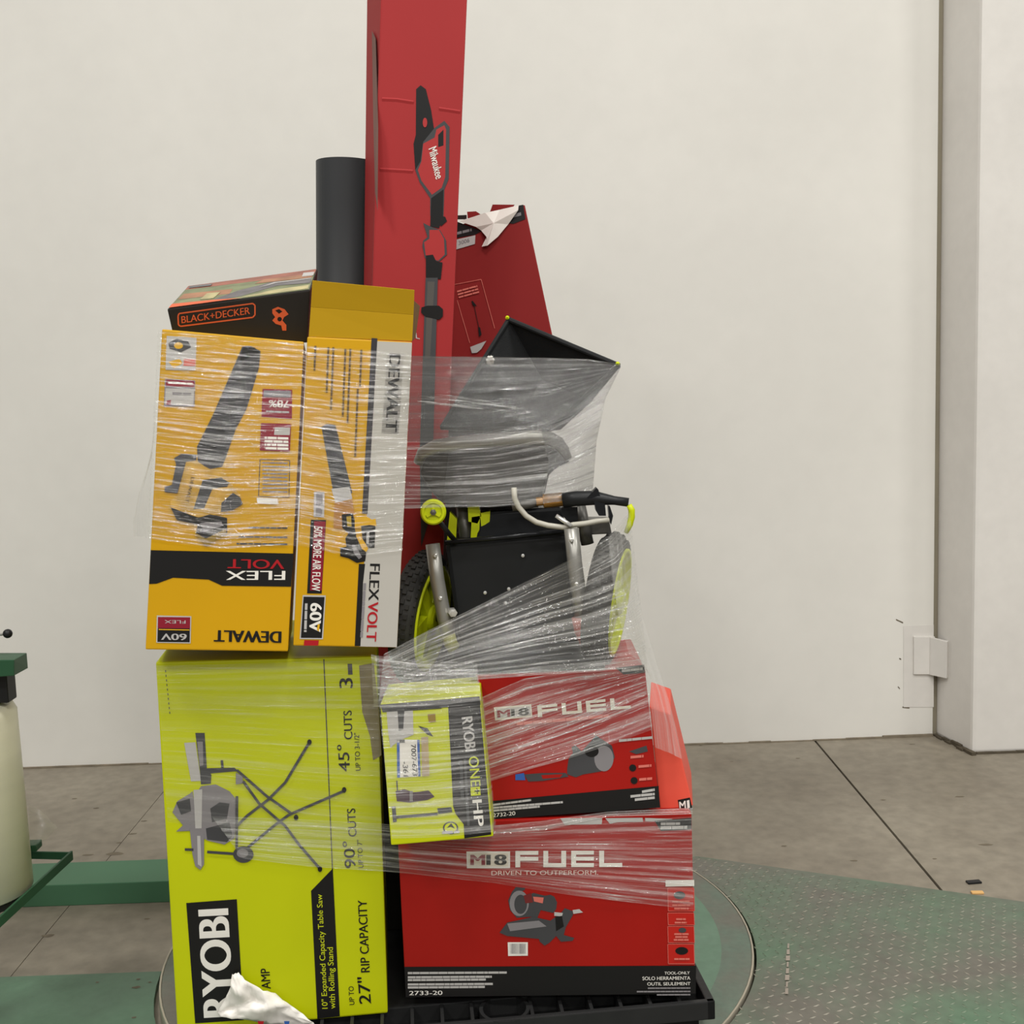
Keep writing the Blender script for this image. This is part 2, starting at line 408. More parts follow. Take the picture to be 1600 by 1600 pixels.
mb.flat = True; mb.build('floor_stains', flo, kind='stuff')
mb = MB(); a = G(1521, 1379); mb.box((a.x - 0.022, a.y - 0.012, 0), (a.x + 0.022, a.y + 0.008, 0.006), M_DARK, rz=0.1); mb.build('debris_chip', bevel=0.002, label='small dark chip lying on the concrete floor near the ramp', cat='debris')
mb = MB(); a = G(1527, 1396); mb.box((a.x - 0.018, a.y - 0.008, 0), (a.x + 0.018, a.y + 0.008, 0.006), mat('wood_chip', (214, 170, 110), 0.8), rz=-0.05); mb.build('wood_splinter', bevel=0.002, label='small pale wood splinter on the floor beside the ramp edge', cat='debris')

# ================================================================== turntable, ramp and machine base
DC = Vector((-0.187, 3.0, 0)); DR = 0.80; DZ = 0.06
M_DISC = worn_mat('turntable_green', (92, 122, 100), (104, 132, 112), scale=3.0, rough=0.45, fine=0.07)
M_DISCW = worn_mat('turntable_scuffed', (106, 102, 92), (96, 112, 98), scale=4.0, rough=0.5, fine=0.08)
M_RAMP = worn_mat('ramp_worn_green', (98, 95, 86), (84, 112, 88), scale=2.1, lo=0.40, hi=0.66, rough=0.42, fine=0.12)
M_LUG = worn_mat('ramp_tread', (150, 145, 132), (118, 132, 112), scale=2.1, lo=0.45, hi=0.62, rough=0.32, fine=0.1)
tt = root('turntable', (DC.x, DC.y, 0), 'round green steel turntable with bright rim under the pallet', 'turntable')
mb = MB(); mb.lathe(DC, (0, 0, 1), [(DZ - 0.012, DR - 0.006), (DZ, DR - 0.007), (DZ, DR - 0.085), (DZ, 0.0001)], M_DISC, n=96)
for i, f in enumerate(mb.f):
    pass
k = mb.mi(M_DISCW)
for i in range(96, 192): mb.m[i] = k
mb.build('disc_plate', tt)
mb = MB(); mb.lathe(DC, (0, 0, 1), [(DZ - 0.05, DR - 0.006), (DZ + 0.001, DR - 0.006), (DZ + 0.002, DR - 0.004), (DZ + 0.001, DR - 0.001), (DZ - 0.004, DR), (DZ - 0.058, DR)], mat('bright_rim_steel', (176, 168, 150), 0.35, metal=0.3, var=0.1), n=96)
mb.build('rim', tt, smooth=False)
# ramp
outer = [Vector((-0.10, 3.89, 0)), Vector((0.561, 3.597, 0)), Vector((1.47, 3.196, 0)), Vector((2.3, 2.83, 0)), Vector((2.3, 1.75, 0)), Vector((0.0, 1.75, 0))]
def out_r(th):
    d = Vector((math.cos(th), math.sin(th), 0)); best = 9
    for a, b in zip(outer, outer[1:]):
        e = b - a; den = d.x * e.y - d.y * e.x
        if abs(den) < 1e-9: continue
        w = a - DC; t = (w.x * e.y - w.y * e.x) / den; s_ = (w.x * d.y - w.y * d.x) / den
        if t > 0 and -1e-6 <= s_ <= 1 + 1e-6: best = min(best, t)
    return best
R1 = DR + 0.006
def ramp_z(x, y):
    v = Vector((x - DC.x, y - DC.y, 0)); r = v.length; ro = out_r(math.atan2(v.y, v.x))
    if ro > 8: return None
    t = max(0, min(1, (r - R1) / max(ro - R1, 1e-3)))
    return 0.056 * (1 - t) + 0.006 * t if r >= R1 and r <= ro else None
rp = root('ramp_plate', (1.0, 2.7, 0), 'worn green diamond-tread ramp plate around the turntable', 'ramp')
mb = MB(); vs = []; NT = 90; NR = 6
th0, th1 = -1.38, 1.44
for i in range(NT + 1):
    th = th0 + (th1 - th0) * i / NT; ro = max(out_r(th), R1 + 0.02)
    for j in range(NR + 1):
        t = j / NR; r = R1 + (ro - R1) * t
        vs.append(Vector((DC.x + r * math.cos(th), DC.y + r * math.sin(th), 0.056 * (1 - t) + 0.006 * t)))
    vs.append(vs[-1] - Vector((0, 0, 0.006)))
    vs.append(Vector((vs[-9 + 0].x, vs[-9 + 0].y, 0)) if False else Vector((DC.x + R1 * math.cos(th), DC.y + R1 * math.sin(th), 0.0)))
W = NR + 3; fs = []
for i in range(NT):
    for j in range(W):
        jj = (j + 1) % W
        fs.append((i * W + j, (i + 1) * W + j, (i + 1) * W + jj, i * W + jj))
mb.add(vs, fs, M_RAMP); mb.build('plate', rp)
mb = MB(); st = 0.0275; ang = math.radians(-24)
ca, sa = math.cos(ang), math.sin(ang)
for i in range(-70, 71):
    for j in range(-70, 71):
        u, v = i * st, j * st
        x = 1.1 + u * ca - v * sa; y = 2.7 + u * sa + v * ca
        if not (0.2 < x < 2.1 and 2.2 < y < 3.7): continue
        z = ramp_z(x, y)
        z2 = ramp_z(x + 0.02, y + 0.02)
        if z is None or z2 is None: continue
        a2 = ang + (math.radians(45) if (i + j) % 2 else math.radians(-45))
        d = Vector((math.cos(a2), math.sin(a2), 0)); n = Vector((-d.y, d.x, 0)); c = Vector((x, y, z)); L, Wd, H = 0.0105, 0.0027, 0.0022
        mb.add([c - d * L, c - n * Wd, c + d * L, c + n * Wd, c - d * L * .55 + Vector((0, 0, H)), c + d * L * .55 + Vector((0, 0, H))],
               [(0, 1, 5, 4), (1, 2, 5), (2, 3, 4, 5), (3, 0, 4)], M_LUG)
mb.build('tread_lugs', rp, kind='stuff')
mb = MB(); a = G(1232, 1480, 0.045); b = G(1229, 1562, 0.045); mb.flat = True
for k in range(8):
    u, v = a.lerp(b, k / 8), a.lerp(b, (k + .8) / 8); w_ = .0025 + .003 * (k % 3) / 2
    zu, zv = (ramp_z(u.x, u.y) or .05) + .0026, (ramp_z(v.x, v.y) or .05) + .0026
    mb.add([(u.x - w_, u.y, zu), (u.x + w_, u.y, zu), (v.x + w_, v.y, zv), (v.x - w_, v.y, zv)], [(0, 1, 2, 3)], mat('scrape', (152, 142, 130), 0.5))
mb.build('scrape_mark', rp, kind='stuff')
# machine base: floor plate and cross beam
ba = root('machine_base', (-1.5, 3.2, 0), 'green steel floor plate and cross beam of the wrapping machine', 'machine base')
mb = MB(); bp_ = [Vector((-2.6, 1.9, 0)), Vector((-2.6, 2.94, 0))] + [DC + Vector((0.815 * math.cos(t), 0.815 * math.sin(t), 0)) for t in [3.215 + 1.1 * i / 12 for i in range(13)]] + [Vector((-0.5, 1.9, 0))]
nb_ = len(bp_); mb.add(bp_ + [p + Vector((0, 0, 0.022)) for p in bp_], [tuple(range(nb_)), tuple(range(2 * nb_ - 1, nb_ - 1, -1))] + [(i, (i + 1) % nb_, nb_ + (i + 1) % nb_, nb_ + i) for i in range(nb_)], worn_mat('base_green', (74, 106, 82), (86, 116, 94), scale=3, rough=0.45, fine=0.06)); mb.build('floor_plate', ba)
mb = MB(); mb.box((-3.0, 3.405, 0.0), (-0.93, 3.575, 0.07), M_GREEN); mb.build('cross_beam', ba, bevel=0.003)
mb = MB(); rnd = random.Random(5); mb.flat = True
for px, py, w in ((213, 1543, .012), (216, 1530, .008), (209, 1590, .008), (152, 1535, .007), (234, 1535, .006)):
    g = G(px, py, 0.022); stain(g.x, g.y, w, w * 0.6, 0.0226)
mb.build('oil_spots', ba, kind='stuff')
# film carriage with its roll, at the left edge
RY = 2.65; rt = P(19, 1096, RY); rb = P(47, 1400, RY)
rr = 0.125; rx = rb.x - rr
zr0 = P(20, 1424, RY - 0.11).z; zr1 = rt.z
ca_ = root('film_carriage', (rx, RY, 0), 'dark green film carriage with tray, spindle and black clamp knob', 'film carriage')
PZ = zr0 - 0.012
mb = MB()
c1 = G(113, 1343, PZ); c2 = G(-30, 1476, PZ); c0 = G(46, 1338, PZ); c3 = Vector((rx - 0.35, c2.y, PZ)); c4 = Vector((rx - 0.35, c0.y, PZ))
pl = [c0, c1, c2, c3, c4]; dn = Vector((0, 0, -0.006))
mb.add(pl + [p + dn for p in pl], [(0, 1, 2, 3, 4), (9, 8, 7, 6, 5)] + [(i, (i + 1) % 5, 5 + (i + 1) % 5, 5 + i) for i in range(5)], M_DGREEN)
mb.build('tray_frame', ca_) if False else None
def bar(mb, a, b, w, h, m):
    d = (b - a); d.z = 0; d.normalize(); n = Vector((-d.y, d.x, 0)) * w / 2; up = Vector((0, 0, h))
    mb.hexa([a - n + up, b - n + up, b - n, a - n, a + n + up, b + n + up, b + n, a + n], m)
mb = MB(); bar(mb, c1 - dn * 0, c2, 0.006, 0.024, M_DGREEN); mb.build('tray_lip', ca_, bevel=0.001)
mb = MB(); bar(mb, c0 + Vector((-0.1, 0, 0)), c1, 0.006, 0.020, M_DGREEN); mb.build('tray_lip', ca_, bevel=0.001)
mb = MB(); mb.box((rx - 0.62, RY - 0.09, 0.0225), (rx - 0.42, RY + 0.09, 2.1), M_DGREEN); mb.build('mast_column', ca_, bevel=0.006)
mb = MB(); mb.box((rx - 0.43, RY - 0.03, PZ - 0.05), (rx + 0.02, RY + 0.03, PZ - 0.005), M_DARK); mb.build('lower_arm', ca_, bevel=0.004)
mb = MB(); mb.lathe((rx, RY, 0), (0, 0, 1), [(PZ - 0.004, 0.0001), (PZ - 0.004, 0.12), (zr0 - 0.001, 0.12), (zr0 - 0.001, 0.0001)], M_DARK, n=40); mb.build('roll_seat', ca_)
mb = MB(); g = P(54, 1322, 2.82); mb.box((g.x - 0.05, g.y - 0.02, g.z - 0.008), (g.x + 0.012, g.y + 0.02, g.z + 0.010), M_DGREEN); mb.build('stop_bracket', ca_, bevel=0.003)
t1 = P(44, 1021, RY); t0 = P(10, 1056, RY)
q = [P(x, y, RY - 0.07) for x, y in ((-60, 1032), (22, 1031), (22, 1056), (-60, 1062))]
b = [P(x, y, RY + 0.03) for x, y in ((-60, 1020), (42, 1020), (44, 1044), (-60, 1050))]
mb = MB(); mb.hexa(q + b, M_DGREEN); mb.build('top_plate', ca_, bevel=0.002)
q = [P(x, y, RY - 0.03) for x, y in ((-20, 1050), (9, 1050), (13, 1099), (-16, 1099))]; b = [p + Vector((0, 0.05, 0)) for p in q]
mb = MB(); mb.hexa(q + b, M_DARK); mb.build('spindle_shaft', ca_, bevel=0.004)
kb = P(12, 990, RY)
mb = MB(); mb.lathe(kb, (1, 0, 0.1), [(0.011 * math.sin(t), 0.011 * math.cos(t)) for t in [-1.5 + 3.0 * i / 10 for i in range(11)]], M_DARK, n=20); mb.build('clamp_knob', ca_, smooth=True)
mb = MB(); mb.tube([kb, kb + Vector((-0.12, 0, -0.012))], 0.003, M_STEEL, n=8); mb.tube([kb + Vector((-0.12, 0, -0.010)), Vector((kb.x - 0.12, kb.y, q[0].z))], 0.006, M_DARK, n=8); mb.build('clamp_lever', ca_)
mb = MB(); mb.lathe((rx, RY, 0), (0, 0, 1), [(zr0, 0.0001), (zr0, rr - 0.006), (zr0 + 0.004, rr), (zr1 - 0.03, rr - 0.002), (zr1 - 0.008, rr - 0.012), (zr1, rr - 0.03), (zr1, 0.0001)], M_ROLL, n=64)
fr = mb.build('stretch_film_roll', smooth=True, label='large upright roll of white stretch film on the green carriage', cat='film roll')
fr.data.polygons.foreach_set('use_smooth', [abs(p.normal.z) < 0.6 for p in fr.data.polygons])

# ================================================================== pallet
PY = math.radians(5.5); PZT = 0.163
pc = Vector((0.425, 2.455, 0)); ux = Vector((-math.cos(PY), -math.sin(PY), 0)); uy = Vector((-math.sin(PY), math.cos(PY), 0))
def pp(a, b, z): return pc + ux * a + uy * b + Vector((0, 0, z))
pal = root('plastic_pallet', pp(0.51, 0.6, DZ), 'black plastic pallet with ribbed pockets carrying the stacked load', 'pallet')
def pbar(a0, a1, b0, b1, z0, z1, name, m=M_PALLET, bev=0.003):
    mm = MB(); mm.hexa([pp(a1, b0, z1), pp(a0, b0, z1), pp(a0, b0, z0), pp(a1, b0, z0), pp(a1, b1, z1), pp(a0, b1, z1), pp(a0, b1, z0), pp(a1, b1, z0)], m)
    return mm.build(name, pal, bevel=bev)
PWD, PDP = 1.015, 1.2
pbar(0.02, PWD - 0.02, 0.09, PDP - 0.02, PZT - 0.046, PZT, 'deck')
pbar(0.0, PWD, 0.0, 0.014, PZT - 0.045, PZT, 'front_rail')
pbar(0.0, 0.02, 0.0, PDP, PZT - 0.045, PZT, 'side_rail')
pbar(PWD - 0.02, PWD, 0.0, PDP, PZT - 0.045, PZT, 'side_rail')
pbar(0.0, PWD, PDP - 0.02, PDP, PZT - 0.045, PZT, 'back_rail')
pbar(0.02, PWD - 0.02, 0.014, 0.09, PZT - 0.05, PZT - 0.04, 'pocket_floor', M_PALLETD, 0.0)
a = 0.075
while a < PWD - 0.03:
    if not (0.44 < a < 0.52): pbar(a, a + 0.008, 0.014, 0.09, PZT - 0.045, PZT - 0.001, 'rib', bev=0.001)
    a += 0.068
mm = MB(); cc = pp(0.48, 0.05, PZT - 0.001); mm.lathe(cc, (0, 0, 1), [(-0.039, 0.05), (0, 0.05), (0, 0.058), (-0.039, 0.058)], M_PALLET, n=32, closed=True); mm.build('hand_hole_ring', pal)
for ia in (0.0, 0.44, 0.885):
    for ib in (0.03, 0.53, 1.03):
        pbar(ia + (0.03 if ia == 0 else 0), ia + 0.13 - (0.03 if ia > 0.8 else 0), ib, ib + 0.14, DZ + 0.0005, PZT - 0.05, 'foot_block', M_PALLETD, 0.004)
# ================================================================== cartons
# ---- big lime table-saw carton
FS = Face([(243, 1035), (588, 1026), (606, 1583), (277, 1613)], 2.42, 6, -1)
saw = carton('tool_carton', 'tall lime-green table saw carton at lower left of the load', 'carton', FS, 0.38, M_LIME, 0.004)
pr = Print(FS)
pr.line([(506, 1030), (519.5, 1362)], 1.6, DGREYP); pr.build('printed_rule', saw); pr = Print(FS)
for i in range(10):
    y0 = 1047 + i * 7.2; pr.line([(258.5 + (y0 - 1047) * .1, y0), (258.5 + (y0 + 3.5 - 1047) * .1, y0 + 3.5)], 1.2, DGREYP)
pr.build('dashed_rule', saw, kind='stuff')
pr = Print(FS)
pr.poly([(291, 1411), (370, 1405), (381, 1594), (305, 1599)], BLACK)
pr.text('RYOBI', (366, 1588), (357, 1419), (-48, 2.6), WHITE, 0.06)
pr.build('brand_panel', saw, 'black panel with white lettering')
pr = Print(FS)
pr.poly([(486, 1392), (520, 1357), (531, 1588), (496, 1592)], BLACK)
pr.text('10" Expanded Capacity Table Saw', (512, 1576), (503, 1397), (-9, .4), LIMEP, 0.012)
pr.text('with Rolling Stand', (524, 1576), (520, 1480), (-9, .4), LIMEP, 0.012)
pr.build('description_strip', saw, 'black strip with lime lettering')
pr = Print(FS)
for s_, p0, p1, h, w in (('UP TO', (554, 1570), (552.5, 1541), (-8, .3), .008), ('27"', (580, 1568), (577, 1526), (-19, 1), .015), ('RIP CAPACITY', (578, 1519), (573, 1406), (-14, .7), .015),
                         ('90\u00b0', (556, 1356), (553, 1314), (-18, .8), .012), ('CUTS', (557.5, 1307), (555, 1263), (-13, .6), .012), ('UP TO 7"', (568, 1356), (565.5, 1312), (-8, .4), .006),
                         ('45\u00b0', (547, 1205), (544.5, 1163), (-18, .8), .012), ('CUTS', (551, 1155), (549.5, 1110), (-13, .6), .012), ('UP TO 3-1/2"', (563.5, 1204), (561, 1145), (-8, .4), .006),
                         ('3', (551.5, 1075), (551, 1059), (-21, .8), .014), ('AMP', (423, 1545), (421, 1513), (-14, .6), .012)):
    pr = Print(FS); pr.text(s_, p0, p1, h, BLACK, w * 1.7); pr.build('capacity_lettering', saw)
pr = Print(FS); pr.bars((551, 1054), (550, 1036), (-7, .2), DGREYP, 4); pr.build('small_print', saw, kind='stuff')
pr = Print(FS); T = Zm(250, 1120, 5.161); GP, DP = GREYP, DGREYP
pr.poly(T((195, 210), (285, 205), (330, 515), (250, 520)), LGREYP).poly(T((285, 130), (360, 130), (378, 420), (415, 470), (410, 540), (330, 545), (320, 420)), DP)
pr.poly(T((300, 200), (345, 200), (350, 390), (320, 400)), GP)
pr.poly(T((345, 415), (600, 410), (635, 440), (600, 440), (420, 455), (360, 470)), DP).line(T((498, 350), (505, 420)), 4, DP)
pr.poly(T((240, 620), (262, 600), (270, 660), (330, 560), (450, 545), (560, 600), (610, 660), (625, 780), (600, 980), (520, 1030), (390, 1000), (235, 920), (130, 925), (185, 875), (100, 770), (140, 680)), GP)
pr.poly(T((270, 590), (340, 585), (335, 900), (285, 900)), LGREYP).poly(T((370, 900), (560, 850), (585, 960), (540, 1010), (380, 990)), DP)
pr.poly(T((405, 740), (480, 690), (560, 700), (540, 820), (420, 850)), DP).poly(T((130, 690), (240, 660), (250, 760), (170, 790)), DP)
pr.poly(T((240, 900), (355, 930), (355, 1190), (325, 1235), (285, 1205), (262, 1110)), GP).poly(T((300, 960), (325, 960), (335, 1210), (305, 1190)), LGREYP).line(T((200, 1070), (270, 1072)), 4, DP)
pr.ell(250 + 672 / 5.161, 1120 + 1110 / 5.161, 16, 13, DP).ell(250 + 665 / 5.161, 1120 + 1100 / 5.161, 9, 7, GP)
pr.poly(T((612, 450), (665, 480), (670, 535), (612, 545)), GP)
for pts in (((620, 430), (860, 640), (1060, 780)), ((670, 520), (800, 700), (950, 830), (1010, 880), (1120, 1030), (1290, 1225)), ((1205, 205), (1010, 530), (870, 670), (700, 800), (620, 880)), ((1490, 595), (1040, 790), (930, 870), (700, 1060)), ((380, 1090), (600, 1105)), ((620, 640), (618, 1060))):
    pr.line(T(*pts), 4.2, DP)
for x, y in ((1205, 205), (1485, 590), (1290, 1228), (1097, 812)): pr.ell(250 + x / 5.161, 1120 + y / 5.161, 3.6, 4.6, BLACK, 10)
pr.build('product_picture', saw, 'grey picture of a table saw on a folding stand')
pr = Print(FS)
pr.poly([(561, 1040), (584, 1036), (592, 1110), (596, 1180), (583, 1188), (578, 1150), (566, 1112)], mat('print_taupe', (128, 118, 92), 0.6, var=0.2, scale=25)).build('worn_patch', saw)

# ---- left yellow blower carton (upside down)
F1 = Face([(253, 514), (475, 534), (450, 1018), (227, 1015)], 2.37, 9, 3)
d1 = carton('tool_carton', 'wide yellow leaf blower carton standing upside down, leftmost of the load', 'carton', F1, 0.27, M_YEL, 0.003)
T2 = Zm(200, 700, 3.3333); T6 = Zm(220, 500, 4.446)
pr = Print(F1)
pr.poly(T2((118, 532), (862, 550), (850, 722), (490, 717), (420, 685), (235, 675), (150, 706), (110, 708)), BLACK)
pr.text('FLEX', T2((820, 640))[0], T2((510, 640))[0], (-.5, 14), WHITE, 0.05).text('VOLT', T2((815, 582))[0], T2((520, 578))[0], (-.5, 14.5), REDP, 0.05)
pr.build('series_band', d1, 'black band with white and red lettering')
pr = Print(F1); pr.text('DEWALT', T2((800, 955))[0], T2((448, 948))[0], (-.5, 18), BLACK, 0.08); pr.build('brand_lettering', d1)
pr = Print(F1)
pr.poly(T2((150, 872), (330, 876), (326, 1018), (147, 1014)), LGREYP).poly(T2((156, 880), (324, 882), (321, 1012), (153, 1010)), BLACK)
pr.poly(T2((156, 880), (324, 882), (323, 940), (155, 938)), CRIMSON).text('FLEX', T2((300, 898))[0], T2((190, 896))[0], (0, 5), LGREYP, .01)
pr.line(T2((160, 945), (320, 948)), 1.5, YELP).text('60V', T2((306, 968))[0], T2((172, 966))[0], (0, 10), LGREYP, .07)
pr.build('voltage_badge', d1)
pr = Print(F1)
pr.poly(T6((180, 110), (388, 124), (380, 352), (172, 346)), LGREYP).poly(T6((190, 160), (250, 130), (330, 150), (350, 190), (280, 225), (200, 200)), DGREYP).poly(T6((300, 270), (380, 275), (378, 320), (296, 318)), PINKP).poly(T6((190, 290), (270, 270), (290, 300), (230, 335)), YELP)
pr.ell(*T6((262, 178))[0], 7, 5, YELP)
pr.poly(T6((168, 408), (378, 420), (374, 604), (160, 598)), GREYP).poly(T6((176, 414), (374, 424), (372, 468), (172, 460)), CRIMSON).bars(T6((190, 442))[0], T6((360, 450))[0], (0, -3), WHITE, 3)
pr.poly(T6((172, 474), (370, 480), (366, 596), (168, 590)), LGREYP).poly(T6((180, 560), (210, 555), (208, 590), (178, 588)), CRIMSON).bars(T6((220, 520))[0], T6((350, 524))[0], (0, -4), GREYP, 5)
pr.build('feature_badge', d1)
pr = Print(F1)
pr.poly(T6((845, 478), (1052, 484), (1050, 688), (838, 672)), CRIMSON).poly(T6((855, 488), (1044, 494), (1042, 540), (850, 534)), GREYP)
pr.text('78%', T6((1030, 560))[0], T6((890, 556))[0], (-.4, 11), WHITE, .03).bars(T6((1030, 635))[0], T6((870, 628))[0], (0, 2.5), LGREYP, 6)
pr.poly(T6((835, 715), (1045, 722), (1036, 916), (826, 906)), CRIMSON).poly(T6((930, 745), (1038, 748), (1034, 800), (926, 798)), LGREYP)
for i in range(4): pr.bars(T6((1025, 815 + 24 * i))[0], T6((860, 810 + 24 * i))[0], (0, 3.6), WHITE, 20 + i)
pr.build('claim_badge', d1, 'crimson badge with white upside-down print')
pr = Print(F1)
bx = T6((828, 968), (1034, 975), (1030, 1232), (818, 1225))
pr.line(bx + bx[:1], 1.2, DGREYP)
for i in range(9): pr.bars(T6((1020, 990 + 25 * i))[0], T6((845, 986 + 25 * i))[0], (0, 2.2), GREYP, 30 + i)
pr.poly(T6((805, 1235), (950, 1240), (955, 1280), (810, 1275)), WHITE)
for i, (x0, y) in enumerate(((750, 1436), (680, 1500), (665, 1548))): pr.bars(T6((1018, y + 4))[0], T6((x0, y))[0], (0, 2.6), DGREYP, 50 + i)
pr.build('fine_print', d1, kind='stuff')
pr = Print(F1)
pr.poly(T6((705, 185), (760, 180), (832, 215), (822, 330), (735, 620), (660, 760), (590, 960), (565, 1020), (480, 1035), (395, 990), (390, 880), (500, 660)), DGREYP)
pr.poly(T6((715, 190), (790, 190), (825, 225), (690, 290), (690, 240)), BLACK)
for i in range(11):
    t = i / 11; cx, cy = 740 - 300 * t, 300 + 620 * t; pr.line(T6((cx - 55, cy), (cx + 60, cy + 22)), 1.6, GREYP if i % 2 else BLACK)
pr.poly(T6((230, 960), (280, 930), (390, 935), (385, 975), (315, 985), (255, 1205), (165, 1195), (165, 1160), (215, 1145), (245, 1000)), DGREYP)
pr.poly(T6((315, 985), (390, 980), (480, 1040), (570, 1030), (620, 1130), (700, 1230), (560, 1350), (400, 1370), (210, 1320), (205, 1260), (260, 1210)), mat('print_ochre', (188, 148, 62), 0.5, var=0.25, scale=30))
pr.poly(T6((430, 1110), (560, 1095), (615, 1130), (600, 1160), (500, 1170), (440, 1310), (365, 1315)), DGREYP).poly(T6((560, 1270), (640, 1200), (690, 1230), (708, 1280), (640, 1320), (555, 1335)), DGREYP)
pr.text('DEWALT', T6((350, 1090))[0], T6((310, 1265))[0], (5, 1), DGREYP, .02)
pr.poly(T6((205, 1300), (400, 1375), (480, 1350), (600, 1375), (600, 1480), (450, 1570), (380, 1490), (395, 1420), (250, 1390)), BLACK).poly(T6((385, 1480), (450, 1520), (590, 1450), (595, 1490), (455, 1570), (380, 1500)), mat('print_olive', (140, 112, 30), 0.5))
pr.poly(T6((410, 1410), (560, 1400), (570, 1430), (440, 1470)), GREYP)
pr.build('product_picture', d1, 'picture of a leaf blower printed upside down')

# ---- right yellow and grey blower carton
F2 = Face([(480, 526), (644, 534), (620, 1012), (458, 1009)], 2.40, 5, 3)
d2 = carton('tool_carton', 'narrow yellow and grey leaf blower carton with its top flap standing open', 'carton', F2, 0.12, M_YEL, 0.003)
T5 = Zm(460, 520, 3.2); T8 = Zm(460, 760, 6.153)
pr = Print(F2)
pr.poly(T5((412, 42), (588, 50), (512, 1572), (325, 1568)), mat('print_pale_grey', (178, 174, 166), 0.45, var=0.02)).poly(T5((386, 26), (415, 28), (366, 905), (338, 905)), mat('print_slate', (52, 50, 54), 0.45)).poly(T8((620, 745), (680, 745), (660, 925), (635, 1535), (580, 1535)), BLACK)
pr.build('grey_panel', d2, 'pale grey side panel of the print')
pr = Print(F2)
pr.poly(T5((465, 98), (548, 104), (520, 508), (435, 504)), LGREYP).text('DEWALT', T5((475, 105))[0], T5((455, 495))[0], (17.5, .8), BLACK, 0.08)
pr.build('brand_lettering', d2)
pr = Print(F2)
pr.text('FLEX', T8((728, 742))[0], T8((712, 1100))[0], (15.5, .4), BLACK, .05).text('VOLT', T8((712, 1108))[0], T8((690, 1490))[0], (15.5, .4), REDP, .05)
pr.bars(T8((665, 930))[0], T8((632, 1450))[0], (4, .1), GREYP, 71)
pr.build('series_lettering', d2)
pr = Print(F2)
pr.poly(T8((158, 320), (305, 322), (262, 1030), (122, 1028)), BLACK).poly(T8((165, 335), (300, 337), (262, 1000), (128, 1000)), CRIMSON).poly(T8((165, 335), (190, 335), (150, 1000), (128, 1000)), BLACK)
pr.text('50% MORE AIR FLOW', T8((190, 385))[0], T8((165, 1005))[0], (13, .3), WHITE, .02)
pr.poly(T8((190, 50), (290, 55), (285, 295), (185, 292)), LGREYP).bars(T8((210, 70))[0], T8((205, 285))[0], (10, .2), GREYP, 72)
pr.build('claim_badge', d2, 'dark red badge with white lettering')
pr = Print(F2)
pr.poly(T8((80, 1045), (302, 1048), (275, 1470), (50, 1468)), LGREYP).poly(T8((88, 1060), (290, 1064), (264, 1458), (62, 1456)), BLACK)
pr.text('60V', T8((155, 1120))[0], T8((140, 1400))[0], (18, .3), WHITE, .06).bars(T8((102, 1125))[0], T8((92, 1400))[0], (4, 0), LGREYP, 73).poly(T8((225, 1325), (245, 1325), (235, 1395), (215, 1380)), YELP)
pr.poly(T8((95, 1478), (235, 1480), (228, 1530), (90, 1530)), REDP)
pr.build('voltage_badge', d2)
pr = Print(F2)
for i, (x, y0, y1) in enumerate(((100, 65, 190), (165, 72, 300), (190, 72, 390), (250, 80, 420), (275, 80, 455), (330, 85, 270), (312, 280, 620))):
    pr.bars(T5((x, y0))[0], T5((x - (y1 - y0) * .04, y1))[0], (3.2, .1), mat('print_brown', (92, 70, 24), 0.5), 80 + i)
pr.build('fine_print', d2, kind='stuff')
pr = Print(F2)
pr.poly(T5((135, 470), (160, 455), (205, 460), (290, 800), (240, 830), (200, 830)), DGREYP).poly(T5((185, 780), (275, 770), (290, 830), (205, 850)), LGREYP)
for i in range(4): pr.line(T5((150 + 15 * i, 520 + 65 * i), (220 + 15 * i, 515 + 65 * i)), 2.2, BLACK)
pr.poly(T5((200, 850), (290, 835), (300, 900), (240, 985), (195, 975)), mat('print_tan', (170, 120, 60), 0.5, var=0.2, scale=40))
pr.poly(T8((455, 270), (560, 258), (585, 350), (580, 400), (600, 490), (650, 580), (690, 640), (680, 720), (600, 735), (520, 690), (440, 670), (440, 590), (500, 580), (490, 500), (520, 450), (460, 400)), BLACK)
pr.poly(T8((500, 290), (545, 285), (550, 385), (510, 390)), mat('print_mustard', (168, 140, 40), 0.5)).poly(T8((580, 270), (700, 290), (745, 320), (780, 310), (790, 380), (700, 390), (640, 400), (580, 400)), YELP)
pr.poly(T8((640, 380), (720, 370), (780, 380), (770, 590), (720, 590), (660, 550)), BLACK).poly(T8((695, 440), (720, 440), (715, 550), (690, 550)), LGREYP).poly(T8((590, 470), (630, 470), (690, 560), (710, 600), (690, 630), (650, 600)), YELP).poly(T8((555, 560), (580, 560), (650, 680), (620, 700), (570, 640)), GREYP)
pr.build('product_picture', d2, 'picture of a handheld blower')
tl, tr_ = F2.q[0], F2.q[1]; n2 = F2.n
def up(p, px, py, back): 
    v = P(px, py, p.y + back); return v
fa = [F2.hit(482, 526) - n2 * 0.003, F2.hit(644, 533) - n2 * 0.003, P(646, 492, 2.425), P(485.5, 480, 2.408)]
fb = [fa[3], fa[2], P(647.5, 453, 2.412), P(488, 438, 2.395)]
thk = Vector((0, 0.004, 0))
mb = MB(); mb.hexa([fa[3], fa[2], fa[1], fa[0]] + [p + thk for p in (fa[3], fa[2], fa[1], fa[0])], M_YELD); fl = mb.build('top_flap', d2, bevel=0.0008, label='open yellow top flap creased across')
mb = MB(); mb.hexa([fb[3], fb[2], fb[1], fb[0]] + [p + thk for p in (fb[3], fb[2], fb[1], fb[0])], M_YELD); mb.build('flap_edge', fl, bevel=0.0008)
